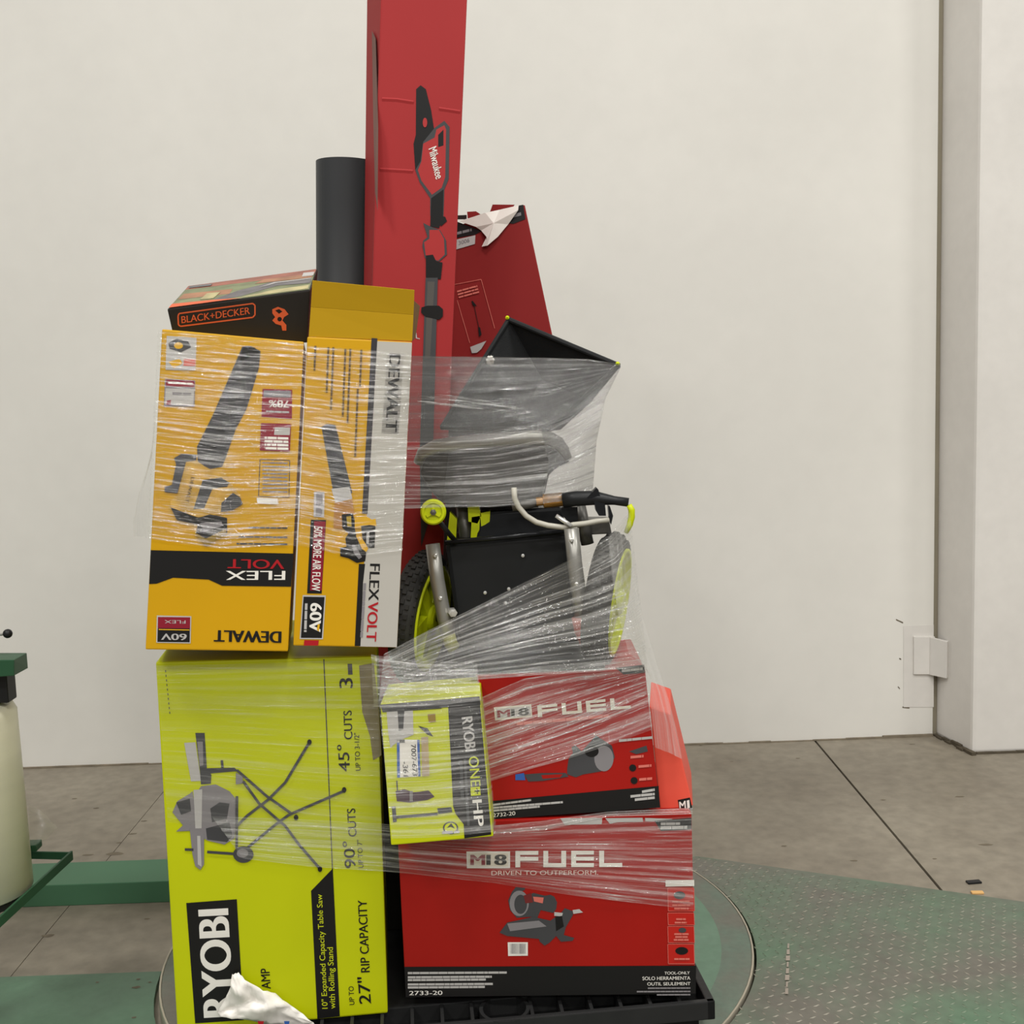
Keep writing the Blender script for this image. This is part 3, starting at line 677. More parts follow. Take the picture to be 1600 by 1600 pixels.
mb = MB(); q = [P(647, 470, 2.46), P(656, 478, 2.50), P(649, 528, 2.48), P(644, 533, 2.43)]; mb.hexa([q[0], q[1], q[2], q[3]] + [p + thk for p in q], M_KRAFT); mb.build('side_flap', d2, bevel=0.0006, label='brown inside of the side flap')

# ---- black and orange carton lying tilted on top of the left yellow one
FB = Face([(261, 483), (485, 453), (480, 536), (271, 527)], 2.435, 5, -15)
q = FB.q; dB = 0.26
bd = carton('tool_carton', 'black and orange power tool carton lying tilted on top at upper left', 'carton', FB, dB, M_BLKCARD, 0.003)
TB = Zm(240, 380, 5.714)
pr = Print(FB)
fr_ = TB((228, 628), (885, 538), (905, 555), (905, 640), (885, 662), (240, 742), (222, 728), (218, 650))
pr.line(fr_ + fr_[:1], 2.2, ORANGEP)
pr.text('BLACK+DECKER', TB((250, 716))[0], TB((862, 632))[0], (-.6, -11), ORANGEP, .02)
pr.build('brand_lettering', bd, 'orange framed lettering')
pr = Print(FB)
pr.poly(TB((1060, 590), (1110, 568), (1170, 590), (1205, 635), (1165, 660), (1150, 690), (1185, 730), (1185, 780), (1150, 780), (1140, 735), (1090, 720), (1060, 690), (1085, 660), (1060, 625)), ORANGEP).poly(TB((1085, 600), (1120, 588), (1150, 610), (1120, 630)), BLACK).ell(*TB((1125, 678))[0], 3.5, 3.5, BLACK)
pr.build('orange_emblem', bd)
bk = [p - FB.n * dB for p in q]
FT = PlaneFace(q[0], q[1], bk[1])
pr = Print(FT)
a_, b_, c_, d_ = q[0], q[1], bk[1], bk[0]
def onT(u, v, L):
    return (a_ * (1 - u) + b_ * u) * (1 - v) + (d_ * (1 - u) + c_ * u) * v + FT.n * L
def tp(pts, m):
    L = pr._n(); pr.mb.add([onT(u, v, L) for u, v in pts], [tuple(range(len(pts)))], m)
CAMO = [mat('print_camo_a', (112, 118, 84), 0.4, var=0.35, scale=18), mat('print_camo_b', (150, 104, 74), 0.4, var=0.3, scale=20), mat('print_camo_c', (96, 92, 94), 0.4, var=0.3, scale=25), mat('print_camo_d', (166, 156, 112), 0.4, var=0.3, scale=25)]
tp([(0.01, .02), (.99, .02), (.99, .98), (.01, .98)], CAMO[0])
tp([(0.01, .80), (.99, .74), (.99, .98), (.01, .98)], mat('print_rust', (140, 82, 66), 0.4, var=0.25, scale=30))
tp([(0.02, .36), (.40, .30), (.40, .52), (.03, .60)], CAMO[1]); tp([(0.25, .03), (.5, .12), (.85, .5), (.70, .62), (.45, .4)], CAMO[2]); tp([(.5, .05), (.98, .05), (.98, .22), (.7, .2)], CAMO[3])
tp([(.62, .42), (.98, .30), (.98, .48), (.7, .56)], CAMO[2]); tp([(.55, .62), (.98, .56), (.98, .74), (.6, .78)], CAMO[1]); tp([(.2, .2), (.3, .18), (.32, .44), (.22, .46)], CAMO[3])
tp([(.6, .40), (.72, .52), (.98, .50), (.98, .54), (.70, .56)], LGREYP)
tp([(0.01, .015), (.52, .015), (.30, .11), (.01, .17)], ORANGEP)
tp([(.90, .66), (.985, .64), (.985, .82), (.90, .84)], LGREYP)
tp([(0.03, .84), (.2, .82), (.2, .92), (.03, .94)], CAMO[2])
pr.build('top_print', bd, 'earth-coloured picture print with orange corner')

# ---- lower red mitre-saw carton
FL = Face([(620, 1286), (1081, 1271), (1087, 1553), (634, 1559)], 2.46, 0, 0)
ml = carton('tool_carton', 'large red mitre saw carton with black base band at lower right', 'carton', FL, 0.35, M_RED, 0.004)
TA = Zm(620, 1260, 6.6667); TBb = Zm(860, 1260, 6.6667); TC = Zm(620, 1480, 3.2)
pr = Print(FL)
pr.poly(TC((38, 98), (1497, 92), (1494, 232), (45, 250)), BLACK)
for i, (y, x1) in enumerate(((135, 550), (156, 475), (170, 445), (192, 480), (207, 440))): pr.bars(TC((55, y))[0], TC((x1, y - 3))[0], (0, -3.4), LGREYP, 100 + i, .12)
pr.text('2733-20', TC((62, 240))[0], TC((228, 238))[0], (0, -6.5), WHITE, .03)
pr.text('TOOL-ONLY', TC((1338, 137))[0], TC((1465, 135))[0], (0, -4.5), WHITE, .02)
pr.text('SOLO HERRAMIENTA', TC((1228, 165))[0], TC((1468, 163))[0], (0, -5.5), WHITE, .02)
pr.text('OUTIL SEULEMENT', TC((1252, 192))[0], TC((1468, 190))[0], (0, -5), WHITE, .02)
for i, (y, x0) in enumerate(((209, 1255), (226, 1200), (242, 1300))): pr.bars(TC((x0, y))[0], TC((1468, y - 1))[0], (0, -2.4), GREYP, 110 + i, .12)
pr.build('base_band', ml, 'black band of white print')
def logo(pr, T, t2):
    pass
def fuel(pr, p0, p1, h, m, sk=0.0):
    """wide square capitals F U E L built from strokes; p0-p1 baseline, h up vector"""
    dx, dy = p1[0] - p0[0], p1[1] - p0[1]
    def q_(u, v): return (p0[0] + u * dx + v * h[0], p0[1] + u * dy + v * h[1])
    def r_(u0, u1, v0, v1): pr.poly([q_(u0, v0), q_(u1, v0), q_(u1, v1), q_(u0, v1)], m)
    lw = .045; t = .24
    r_(0, lw, 0, 1); r_(0, .215, 1 - t, 1); r_(lw, .215, .40, .62)
    r_(.262, .262 + lw, 0, 1); r_(.262, .475, 0, t); r_(.475 - lw, .475, 0, 1)
    r_(.523, .523 + lw, 0, 1); r_(.523, .735, 1 - t, 1); r_(.523, .735, 0, t); r_(.523, .735, .40, .62)
    r_(.785, .785 + lw, 0, 1); r_(.785, 1.0, 0, t)
pr = Print(FL)
pr.poly(TA((725, 470), (1180, 468), (1180, 642), (730, 645)), WHITE).poly(TA((745, 490), (1160, 488), (1160, 625), (750, 627)), mat('print_cream', (214, 206, 190), 0.5))
pr.text('M', TA((765, 612))[0], TA((920, 611))[0], (.1, -16.2), CRIMSON, .10).text('18', TA((932, 611))[0], TA((1145, 610))[0], (.1, -16.2), BLACK, .12)
fuel(pr, TA((1235, 634))[0], TBb((748, 630))[0], (0, -25.5), WHITE)
pr.text('DRIVEN TO OUTPERFORM.', TA((985, 718))[0], TBb((498, 712))[0], (0, -7), mat('print_rose_white', (214, 190, 180), 0.5), .012)
pr.build('series_logo', ml, 'white and black series logo')
pr = Print(FL)
pr.poly(TBb((100, 122), (540, 120), (535, 185), (150, 192)), LGREYP).poly(TBb((570, 122), (960, 118), (965, 160), (700, 165), (620, 180)), LGREYP).poly(TBb((985, 120), (1270, 130), (1260, 160), (990, 155)), LGREYP)
pr.poly(TBb((1085, 150), (1470, 118), (1470, 240), (1150, 255)), BLACK).bars(TBb((1150, 195))[0], TBb((1350, 192))[0], (0, -4), LGREYP, 121, .1).bars(TBb((1150, 240))[0], TBb((1425, 235))[0], (0, -5), LGREYP, 122, .1)
pr.build('top_edge_print', ml)
pr = Print(FL)
for y0, y1 in ((850, 1090), (1110, 1235), (1250, 1420), (1435, 1640)):
    bx = TBb((1222, y0), (1495, y0), (1502, y1), (1228, y1)); pr.poly(bx, REDBR); pr.line(bx + bx[:1], .8, PINKP)
pr.poly(TBb((1200, 770), (1498, 765), (1498, 830), (1200, 835)), WHITE)
pr.ell(*TBb((1345, 925))[0], 9, 6, DGREYP).ell(*TBb((1375, 1290))[0], 6, 4, DGREYP).ell(*TBb((1368, 1505))[0], 10, 6, BLACK)
for i, (y, x0, x1) in enumerate(((1000, 1270, 1450), (1040, 1270, 1460), (1075, 1290, 1440), (1185, 1310, 1410), (1220, 1295, 1420), (1340, 1290, 1440), (1370, 1300, 1430), (1400, 1285, 1440), (1600, 1290, 1450))): pr.bars(TBb((x0, y))[0], TBb((x1, y))[0], (0, -3), PINKP, 130 + i, .15)
pr.build('feature_strip', ml)
pr = Print(FL)
pr.poly(TA((1240, 840), (1340, 850), (1330, 870), (1300, 890), (1340, 960), (1420, 900), (1540, 930), (1600, 920)) + TBb((40, 940), (70, 1000), (60, 1070), (30, 1110)) + TA((1500, 1080), (1460, 1170), (1400, 1150), (1250, 1160), (1180, 1080), (1160, 980), (1200, 890)), DGREYP)
pr.ell(*TA((1275, 1010))[0], 15, 20, GREYP).ell(*TA((1290, 1020))[0], 10, 15, DGREYP).poly(TA((1420, 940), (1530, 950), (1520, 1010), (1430, 990)), PINKP).poly(TA((1320, 930), (1400, 900), (1420, 1000), (1340, 1010)), mat('print_maroon', (110, 40, 40), 0.5))
pr.poly(TA((1070, 1315), (1150, 1210), (1290, 1180), (1420, 1150), (1600, 1190)) + TBb((110, 1110), (150, 1060), (230, 1090), (235, 1130), (160, 1260), (140, 1340), (250, 1370), (230, 1400), (110, 1410), (60, 1350)) + TA((1590, 1420), (1540, 1450), (1490, 1410), (1480, 1380), (1150, 1350)), DGREYP)
pr.poly(TA((1150, 1220), (1480, 1190), (1560, 1250), (1180, 1300)), GREYP).poly(TBb((40, 1100), (130, 1110), (120, 1145), (40, 1140)), LGREYP).poly(TBb((230, 1080), (300, 1070), (340, 1105), (240, 1120)), LGREYP)
pr.poly(TBb((50, 1150), (120, 1140), (140, 1250), (60, 1300)), BLACK)
pr.build('product_picture', ml, 'grey picture of a sliding mitre saw')
pr = Print(FL)
pr.poly(TA((1155, 1415), (1365, 1415), (1365, 1555), (1160, 1558)), WHITE)
for k in range(12): pr.poly(TA((1180 + k * 14, 1430), (1180 + k * 14 + 4 + (k * 5) % 6, 1430), (1180 + k * 14 + 4 + (k * 5) % 6, 1535), (1180 + k * 14, 1535)), GREYP)
pr.build('barcode_sticker', ml)

# ---- upper red circular-saw carton
FU = Face([(745, 1054), (1008, 1045), (1031, 1258), (766, 1283)], 2.47, -1, 3)
mu = carton('tool_carton', 'smaller red circular saw carton set crooked on the mitre saw carton', 'carton', FU, 0.30, M_RED, 0.004, back=[p + Vector((0.0, 0.29, 0)) for p in FU.q])
TD = Zm(740, 1030, 4.4444)
pr = Print(FU)
pr.poly(TD((120, 985), (1285, 880), (1295, 1030), (132, 1112)), BLACK)
for i, (y0, x1, y1) in enumerate(((1020, 400, 985), (1040, 620, 1000), (1060, 460, 1030))): pr.bars(TD((130, y0))[0], TD((x1, y1))[0], (-.2, -3.2), LGREYP, 140 + i, .12)
pr.text('2732-20', TD((135, 1098))[0], TD((290, 1082))[0], (-.2, -6), WHITE, .02)
for i, (x0, y0, y1) in enumerate(((1170, 930, 915), (1090, 962, 945), (1120, 985, 970))): pr.bars(TD((x0, y0))[0], TD((1258, y1))[0], (-.2, -4), LGREYP, 150 + i, .1)
pr.build('base_band', mu, 'black band of white print')
pr = Print(FU)
pr.poly(TD((140, 335), (400, 312), (408, 400), (150, 425)), mat('print_cream', (214, 206, 190), 0.5)).poly(TD((155, 345), (392, 325), (398, 392), (160, 414)), LGREYP)
pr.text('M', TD((165, 405))[0], TD((255, 398))[0], (-.6, -11), CRIMSON, .10).text('18', TD((262, 397))[0], TD((385, 385))[0], (-.6, -11), BLACK, .12)
fuel(pr, TD((448, 402))[0], TD((1092, 340))[0], (-1.6, -18), mat('print_cream', (214, 206, 190), 0.5))
pr.bars(TD((300, 460))[0], TD((940, 405))[0], (-.3, -5), PINKP, 160, .12)
pr.build('series_logo', mu, 'cream and black series logo')
pr = Print(FU)
pr.poly(TD((985, 60), (1185, 38), (1190, 95), (1040, 105)), BLACK).bars(TD((1030, 90))[0], TD((1175, 75))[0], (-.2, -4), LGREYP, 161, .1)
pr.build('corner_tab', mu)
pr = Print(FU)
pr.poly(TD((650, 760), (660, 690), (690, 650), (680, 610), (710, 600), (750, 640), (850, 530), (960, 600), (980, 680), (950, 745), (880, 780), (760, 800), (710, 820), (650, 800)), DGREYP)
pr.ell(*TD((905, 690))[0], 15, 20, GREYP).ell(*TD((820, 640))[0], 11, 9, BLACK).poly(TD((290, 800), (350, 790), (360, 840), (290, 840)), BLUEP).poly(TD((350, 800), (480, 790), (640, 790), (660, 815), (480, 845), (380, 850)), DGREYP).poly(TD((470, 805), (620, 798), (600, 822), (480, 830)), M_RED)
pr.build('product_picture', mu, 'grey picture of a circular saw')
pr = Print(FU)
pr.poly(TD((1080, 640), (1200, 600), (1210, 640), (1130, 660)), DGREYP).ell(*TD((1105, 755))[0], 5.5, 5.5, BLACK).ell(*TD((1115, 843))[0], 5.5, 5.5, BLACK)
for i, (x, y) in enumerate(((1090, 690), (1145, 755), (1150, 845))): pr.bars(TD((x, y))[0], TD((x + 90, y - 8))[0], (0, -4), PINKP, 170 + i, .15)
pr.bars(TD((1010, 575))[0], TD((1245, 552))[0], (0, -4), LGREYP, 175, .1)
pr.build('feature_icons', mu)

# ---- slim coral-red carton beside it
FC = Face([(1014.5, 1104), (1048, 1116), (1083, 1259), (1032, 1267)], 2.505, -6, 4)
cr = carton('tool_carton', 'slim bright coral-red carton edge beside the crooked circular saw carton', 'carton', FC, 0.22, M_CORAL, 0.003, back=[p + Vector((0.03, 0.21, 0)) for p in FC.q])
pr = Print(FC)
pr.poly([(1059, 1250), (1078, 1246), (1082, 1264), (1062, 1268)], BLACK).text('M', (1062, 1266), (1072, 1264), (-1, -13), WHITE, .03).text('1', (1074, 1263), (1078, 1262), (-1, -12), WHITE, .03)
pr.build('corner_label', cr)

# ---- small lime and black cordless tool carton
FO = Face([(594, 1100), (750, 1087), (771, 1307), (611, 1321)], 2.36, 1, 5)
on = carton('tool_carton', 'small lime and black cordless tool carton wedged between lime and red cartons', 'carton', FO, 0.16, M_LIME, 0.003, back=[p + Vector((0.0, 0.16, 0)) for p in FO.q])
TO = Zm(580, 1020, 5.0)
pr = Print(FO)
pr.poly(TO((600, 405), (845, 345), (938, 1420), (728, 1450), (722, 1340), (660, 1260), (640, 1200)), BLACK)
pr.text('RYOBI', TO((705, 505))[0], TO((735, 775))[0], (17, -2), LGREYP, .05)
pr.text('ONE', TO((760, 812))[0], TO((778, 1045))[0], (15.5, -1.2), LIMEP, .012).poly(TO((775, 1050), (850, 1045), (856, 1112), (780, 1118)), LIMEP).text('+', TO((795, 1060))[0], TO((800, 1105))[0], (10, -.8), BLACK, .04)
pr.text('HP', TO((790, 1150))[0], TO((808, 1358))[0], (14.5, -1.2), WHITE, .07)
pr.poly(TO((722, 830), (742, 830), (770, 1350), (750, 1350)), DGREYP).bars(TO((690, 840))[0], TO((700, 1150))[0], (5, 0), DGREYP, 181)
pr.build('brand_panel', on, 'black panel with grey, lime and white lettering')
pr = Print(FO)
pr.poly(TO((200, 675), (375, 680), (385, 965), (205, 975)), WHITE).poly(TO((200, 700), (222, 700), (225, 975), (203, 975)), BLUEP).poly(TO((358, 680), (378, 680), (385, 965), (368, 967)), BLUEP).poly(TO((220, 680), (262, 678), (264, 702), (222, 704)), BLACK)
pr.text('7007-673', TO((310, 715))[0], TO((325, 960))[0], (7.5, 0), BLACK, .015).text('-361', TO((245, 850))[0], TO((252, 965))[0], (8, 0), BLACK, .015)
pr.poly(TO((390, 660), (445, 655), (455, 960), (398, 965)), mat('print_beige', (170, 150, 110), 0.5, var=0.15, scale=30))
pr.build('shipping_label', on, 'white label with blue edges')
pr = Print(FO)
pr.poly(TO((120, 450), (325, 440), (330, 640), (230, 680), (200, 700), (150, 740), (130, 600)), LGREYP).poly(TO((205, 450), (260, 450), (250, 600), (215, 610)), DGREYP).line(TO((260, 445), (550, 425)), 4, BLACK).poly(TO((365, 570), (440, 590), (485, 655), (440, 640)), BLACK).poly(TO((440, 480), (500, 475), (505, 540), (450, 545)), mat('print_olive', (140, 112, 30), 0.5))
pr.build('product_picture', on, 'grey picture of a tool head'); pr = Print(FO)
pr.poly(TO((190, 1080), (260, 1065), (330, 1090), (450, 1075), (495, 1125), (440, 1150), (300, 1170), (200, 1160)), mat('print_plum', (72, 52, 62), 0.5, var=0.2, scale=40)).line(TO((200, 1000), (205, 1080)), 2, DGREYP).poly(TO((300, 1080), (325, 1080), (325, 1160), (300, 1162)), GREYP)
pr.build('product_picture', on, 'picture of a blower'); pr = Print(FO)
pr.line(TO((195, 1285), (520, 1258)), 4.5, BLACK).poly(TO((160, 1200), (190, 1200), (200, 1320), (170, 1325)), DGREYP).poly(TO((515, 1215), (625, 1205), (635, 1245), (525, 1260)), DGREYP)
pr.build('product_picture', on, 'picture of a string trimmer')
pr = Print(FO); pr.ell(*TO((620, 1368))[0], 12, 10, DGREYP).ell(*TO((620, 1368))[0], 9.5, 8, LIMEP).poly(TO((590, 1370), (625, 1330), (655, 1375), (620, 1360)), DGREYP).bars(TO((555, 1415))[0], TO((690, 1408))[0], (0, -4), LGREYP, 191); pr.build('seal_mark', on)
# black edging along the top of its front
pr = Print(FO); pr.poly([(594, 1101), (749, 1088), (751, 1101), (598, 1113)], DGREYP); pr.build('top_edge_print', on)

# ---- very tall red pole-saw carton
FTl = Face([(597, -70), (733, -70), (693, 860), (570, 860)], 2.87, -6, 1)
fl_ = FTl.q
b0 = [p - FTl.n * 0.19 for p in fl_]
tb_back = [P(574, -70, 3.06), b0[1], b0[2], b0[3]]
# carried on down behind the others to the pallet
k = (fl_[3] - fl_[0]).normalized(); ext = (fl_[3].z - 0.78) / -k.z; k2 = (fl_[2] - fl_[1]).normalized(); ext2 = (fl_[2].z - 0.78) / -k2.z
FTl.q = [fl_[0], fl_[1], fl_[2] + k2 * ext2, fl_[3] + k * ext]
bb = [p - FTl.n * 0.19 for p in FTl.q]; bb[0] = tb_back[0]
for i_ in (1, 2): bb[i_] = FTl.q[i_] + Vector((-0.022, 0.185, 0))
bb[3] = EYE + (FTl.q[3] - EYE) * 1.066; bb[2].z = bb[3].z = 0.78
mb = MB(); mb.box((-0.47, 2.845, PZT + 0.001), (-0.02, 3.07, 0.778), M_BLKCARD)  # carton added under the tall one, black to make the gap dark
mb.build('support_carton', bevel=0.004, label='plain black carton added to darken the gap between lime and lower red cartons', cat='carton')
tall = carton('tool_carton', 'very tall faded red pole saw carton rising above the whole load', 'carton', FTl, 0.19, M_RED2, 0.004, back=bb)
TT = Zm(620, 120, 3.636)
pr = Print(FTl)
for pts, m in ((((110, 70), (135, 48), (165, 70), (195, 190), (215, 320), (150, 370), (135, 480), (105, 530), (95, 380), (108, 330)), BLACK),
               (((215, 290), (270, 250), (300, 285), (295, 580), (270, 640), (265, 800), (190, 790), (190, 690), (130, 600), (105, 530), (135, 480), (150, 370)), DGREYP),
               (((150, 380), (215, 345), (225, 300), (270, 275), (280, 300), (275, 570), (255, 630), (200, 670), (140, 590), (120, 530), (140, 480)), mat('print_tool_red', (168, 48, 48), 0.45)),
               (((235, 330), (265, 300), (265, 390), (235, 400)), BLACK),
               (((195, 690), (265, 640), (262, 800), (240, 860), (190, 850)), BLACK), (((240, 790), (275, 795), (285, 820), (250, 850)), BLACK),
               (((150, 830), (190, 850), (245, 870), (280, 930), (285, 1010), (240, 1050), (160, 1030), (145, 960), (150, 930), (175, 910)), DGREYP),
               (((185, 870), (240, 870), (268, 920), (272, 1010), (235, 1045), (165, 1020), (155, 940), (185, 920)), mat('print_tool_red', (168, 48, 48), 0.45)),
               (((165, 1015), (205, 1010), (225, 1050), (260, 1055), (250, 1150), (165, 1140)), BLACK)):
    pr.poly(TT(*pts), m)
pr.ell(*TT((160, 260))[0], 3.5, 7.5, mat('print_tool_red', (168, 48, 48), 0.45))
pr.text('Milwaukee', TT((180, 410))[0], TT((222, 585))[0], (12, -5), WHITE, .02)
pr.poly([(665, 434), (684, 434), (674, 800), (658, 855), (656, 700)], DGREYP).poly([(668, 440), (679, 440), (672, 560), (664, 560)], mat('print_shaft_grey', (84, 80, 76), 0.45))
pr.poly(TT((140, 1310), (175, 1300), (240, 1300), (262, 1320), (262, 1360), (240, 1380), (165, 1365), (138, 1340)), BLACK)
pr.build('product_picture', tall, 'picture of a red and black pole saw')
pr = Print(FTl); pr.text('4L', (642, 527), (656, 530), (-1, -9), LGREYP, .02); pr.build('small_lettering', tall)
for pts in ([(597, 152), (620, 153), (646, 157)], [(686, 167), (700, 169), (719, 172)], [(594, 262), (630, 264), (645, 265)]):
    mb = MB()
    for (x0, y0), (x1, y1) in zip(pts, pts[1:]):
        a0, a1 = FTl.hit(x0, y0, .0002), FTl.hit(x1, y1, .0002); b0_, b1_ = FTl.hit(x0, y0 + 6, .0002), FTl.hit(x1, y1 + 6, .0002); c0_, c1_ = FTl.hit(x0, y0 + 2, .0016), FTl.hit(x1, y1 + 2, .0016)
        mb.add([a0, a1, c1_, c0_, b1_, b0_], [(0, 1, 2, 3), (3, 2, 4, 5)], M_RED2)
    mb.build('crease', tall)
# torn dull strip on the left side face
sa_, sb_ = FTl.q[0], bb[0]
FSd = PlaneFace(FTl.q[0], FTl.q[3], bb[0])
pr = Print(FSd); pr.poly([(581, 48), (587, 60), (591, 200), (590, 330), (586, 300), (583, 180)], mat('torn_card', (128, 96, 88), 0.8, var=0.25, scale=12, stretch=(1, 1, .2))); pr.build('worn_strip', tall)

# ---- leaning red carton behind, at right
FR = Face([(700, 357), (820, 320), (889, 605), (672, 660)], 3.12, -8, 4)
bb2 = [p - FR.n * 0.20 for p in FR.q]
for i_ in (1, 2): bb2[i_] = EYE + (FR.q[i_] - EYE) * 1.062 + Vector((-0.012, 0, 0))
zb = min(FR.q[2].z, FR.q[3].z); FR.q[2].z = FR.q[3].z = bb2[2].z = bb2[3].z = zb
sx0, sx1 = FR.q[3].x + 0.02, FR.q[3].x + 0.26
mb = MB(); mb.box((sx0, 3.09, PZT + 0.001), (sx1, 3.34, zb - 0.001), M_BLKCARD)
mb.build('support_carton', bevel=0.004, label='plain black carton hidden deep behind the washer under the leaning carton', cat='carton')
rr_ = carton('tool_carton', 'dull red carton leaning behind the tall one with torn white sleeve on top', 'carton', FR, 0.22, M_RED3, 0.003, back=bb2)
TR = Zm(690, 300, 6.152)
pr = Print(FR)
pr.poly(TR((100, 300), (150, 285), (390, 375), (320, 410), (120, 445)), BLACK).poly(TR((640, 300), (680, 230), (740, 130), (785, 122), (805, 260), (690, 305)), BLACK).bars(TR((150, 410))[0], TR((290, 375))[0], (-.3, -4), GREYP, 201).bars(TR((690, 245))[0], TR((765, 225))[0], (-.5, -5), GREYP, 202)
pr.poly(TR((130, 460), (325, 415), (320, 500), (130, 555)), LGREYP).text('3006', TR((165, 510))[0], TR((270, 480))[0], (-.5, -6), GREYP, .03)
pr.build('top_band', rr_, 'torn black band and grey label', kind='stuff')
pr = Print(FR)
fr2 = TR((120, 890), (380, 840), (510, 1310)); pr.line(fr2, .9, PINKP); pr.line(TR((150, 1040), (270, 1450)), .9, PINKP)
for i in range(3): pr.bars(TR((150 + 8 * i, 965 + 28 * i))[0], TR((345 + 8 * i, 912 + 28 * i))[0], (-.4, -2.6), PINKP, 210 + i)
pr.line(TR((310, 1080), (370, 1360)), .9, BLACK).poly(TR((285, 1050), (300, 1045), (340, 1100), (300, 1090)), BLACK).poly(TR((350, 1300), (370, 1300), (385, 1370), (360, 1390)), BLACK)
pr.poly(TR((275, 1490), (430, 1430), (380, 1510), (340, 1545), (290, 1550)), LGREYP)
pr.build('diagram_print', rr_, kind='stuff')
FRs = FR
mb = MB()
sl = TR((170, 280), (300, 240), (420, 200), (560, 170), (740, 128), (735, 175), (640, 310), (540, 430), (440, 515), (385, 525), (440, 470), (430, 430), (380, 370), (330, 335))
fr_pts = [FR.hit(x, y, 0.005 + 0.004 * ((i * 7) % 3)) for i, (x, y) in enumerate(sl)]
cen = FR.hit(*TR((500, 300))[0], 0.014)
mb.add(fr_pts + [cen] + [p - FR.n * 0.002 for p in fr_pts] , [(i, (i + 1) % 14, 14) for i in range(14)] + [(15 + (i + 1) % 14, 15 + i, i, (i + 1) % 14) for i in range(14)], M_WHITEP)
mb.build('torn_sleeve', rr_, label='torn white plastic sleeve')
mb = MB()
for pts in (TR((245, 190), (330, 185), (375, 215), (300, 260), (250, 250)), TR((465, 190), (490, 120), (700, 122), (680, 150), (510, 185)), TR((145, 225), (240, 220), (240, 262), (145, 262))):
    f_ = [FR.hit(x, y, -0.002) for x, y in pts]; b_2 = [p - FR.n * 0.003 for p in f_]; n_ = len(pts)
    mb.add(f_ + b_2, [tuple(range(n_)), tuple(range(2 * n_ - 1, n_ - 1, -1))] + [(i, (i + 1) % n_, n_ + (i + 1) % n_, n_ + i) for i in range(n_)], M_RED3 if pts[0][0] > 715 else M_BLKCARD)
mb.build('torn_flap', rr_)

# ---- black tube
tY = 3.16; a = P(541, 253, tY); rT = (P(590, 400, tY).x - P(496, 400, tY).x) / 2
ax_t = P(541.5, 254, tY); ax_b = P(541.5, 440, tY); dr = (ax_b - ax_t).normalized(); Lt = (ax_t.z - PZT - 0.012) / -dr.z
mb = MB(); bt = ax_t + dr * Lt
mb.lathe(bt, -dr, [(0, 0.0001), (0, rT), (Lt, rT), (Lt, rT - 0.006), (Lt - 0.25, rT - 0.006), (Lt - 0.25, 0.0001)], M_TUBE, n=48)
tu = mb.build('black_tube', smooth=True, label='plain black cylindrical tube standing beside the tall red carton', cat='tube')
tu.data.polygons.foreach_set('use_smooth', [abs(p.normal.dot(dr)) < 0.6 for p in tu.data.polygons])
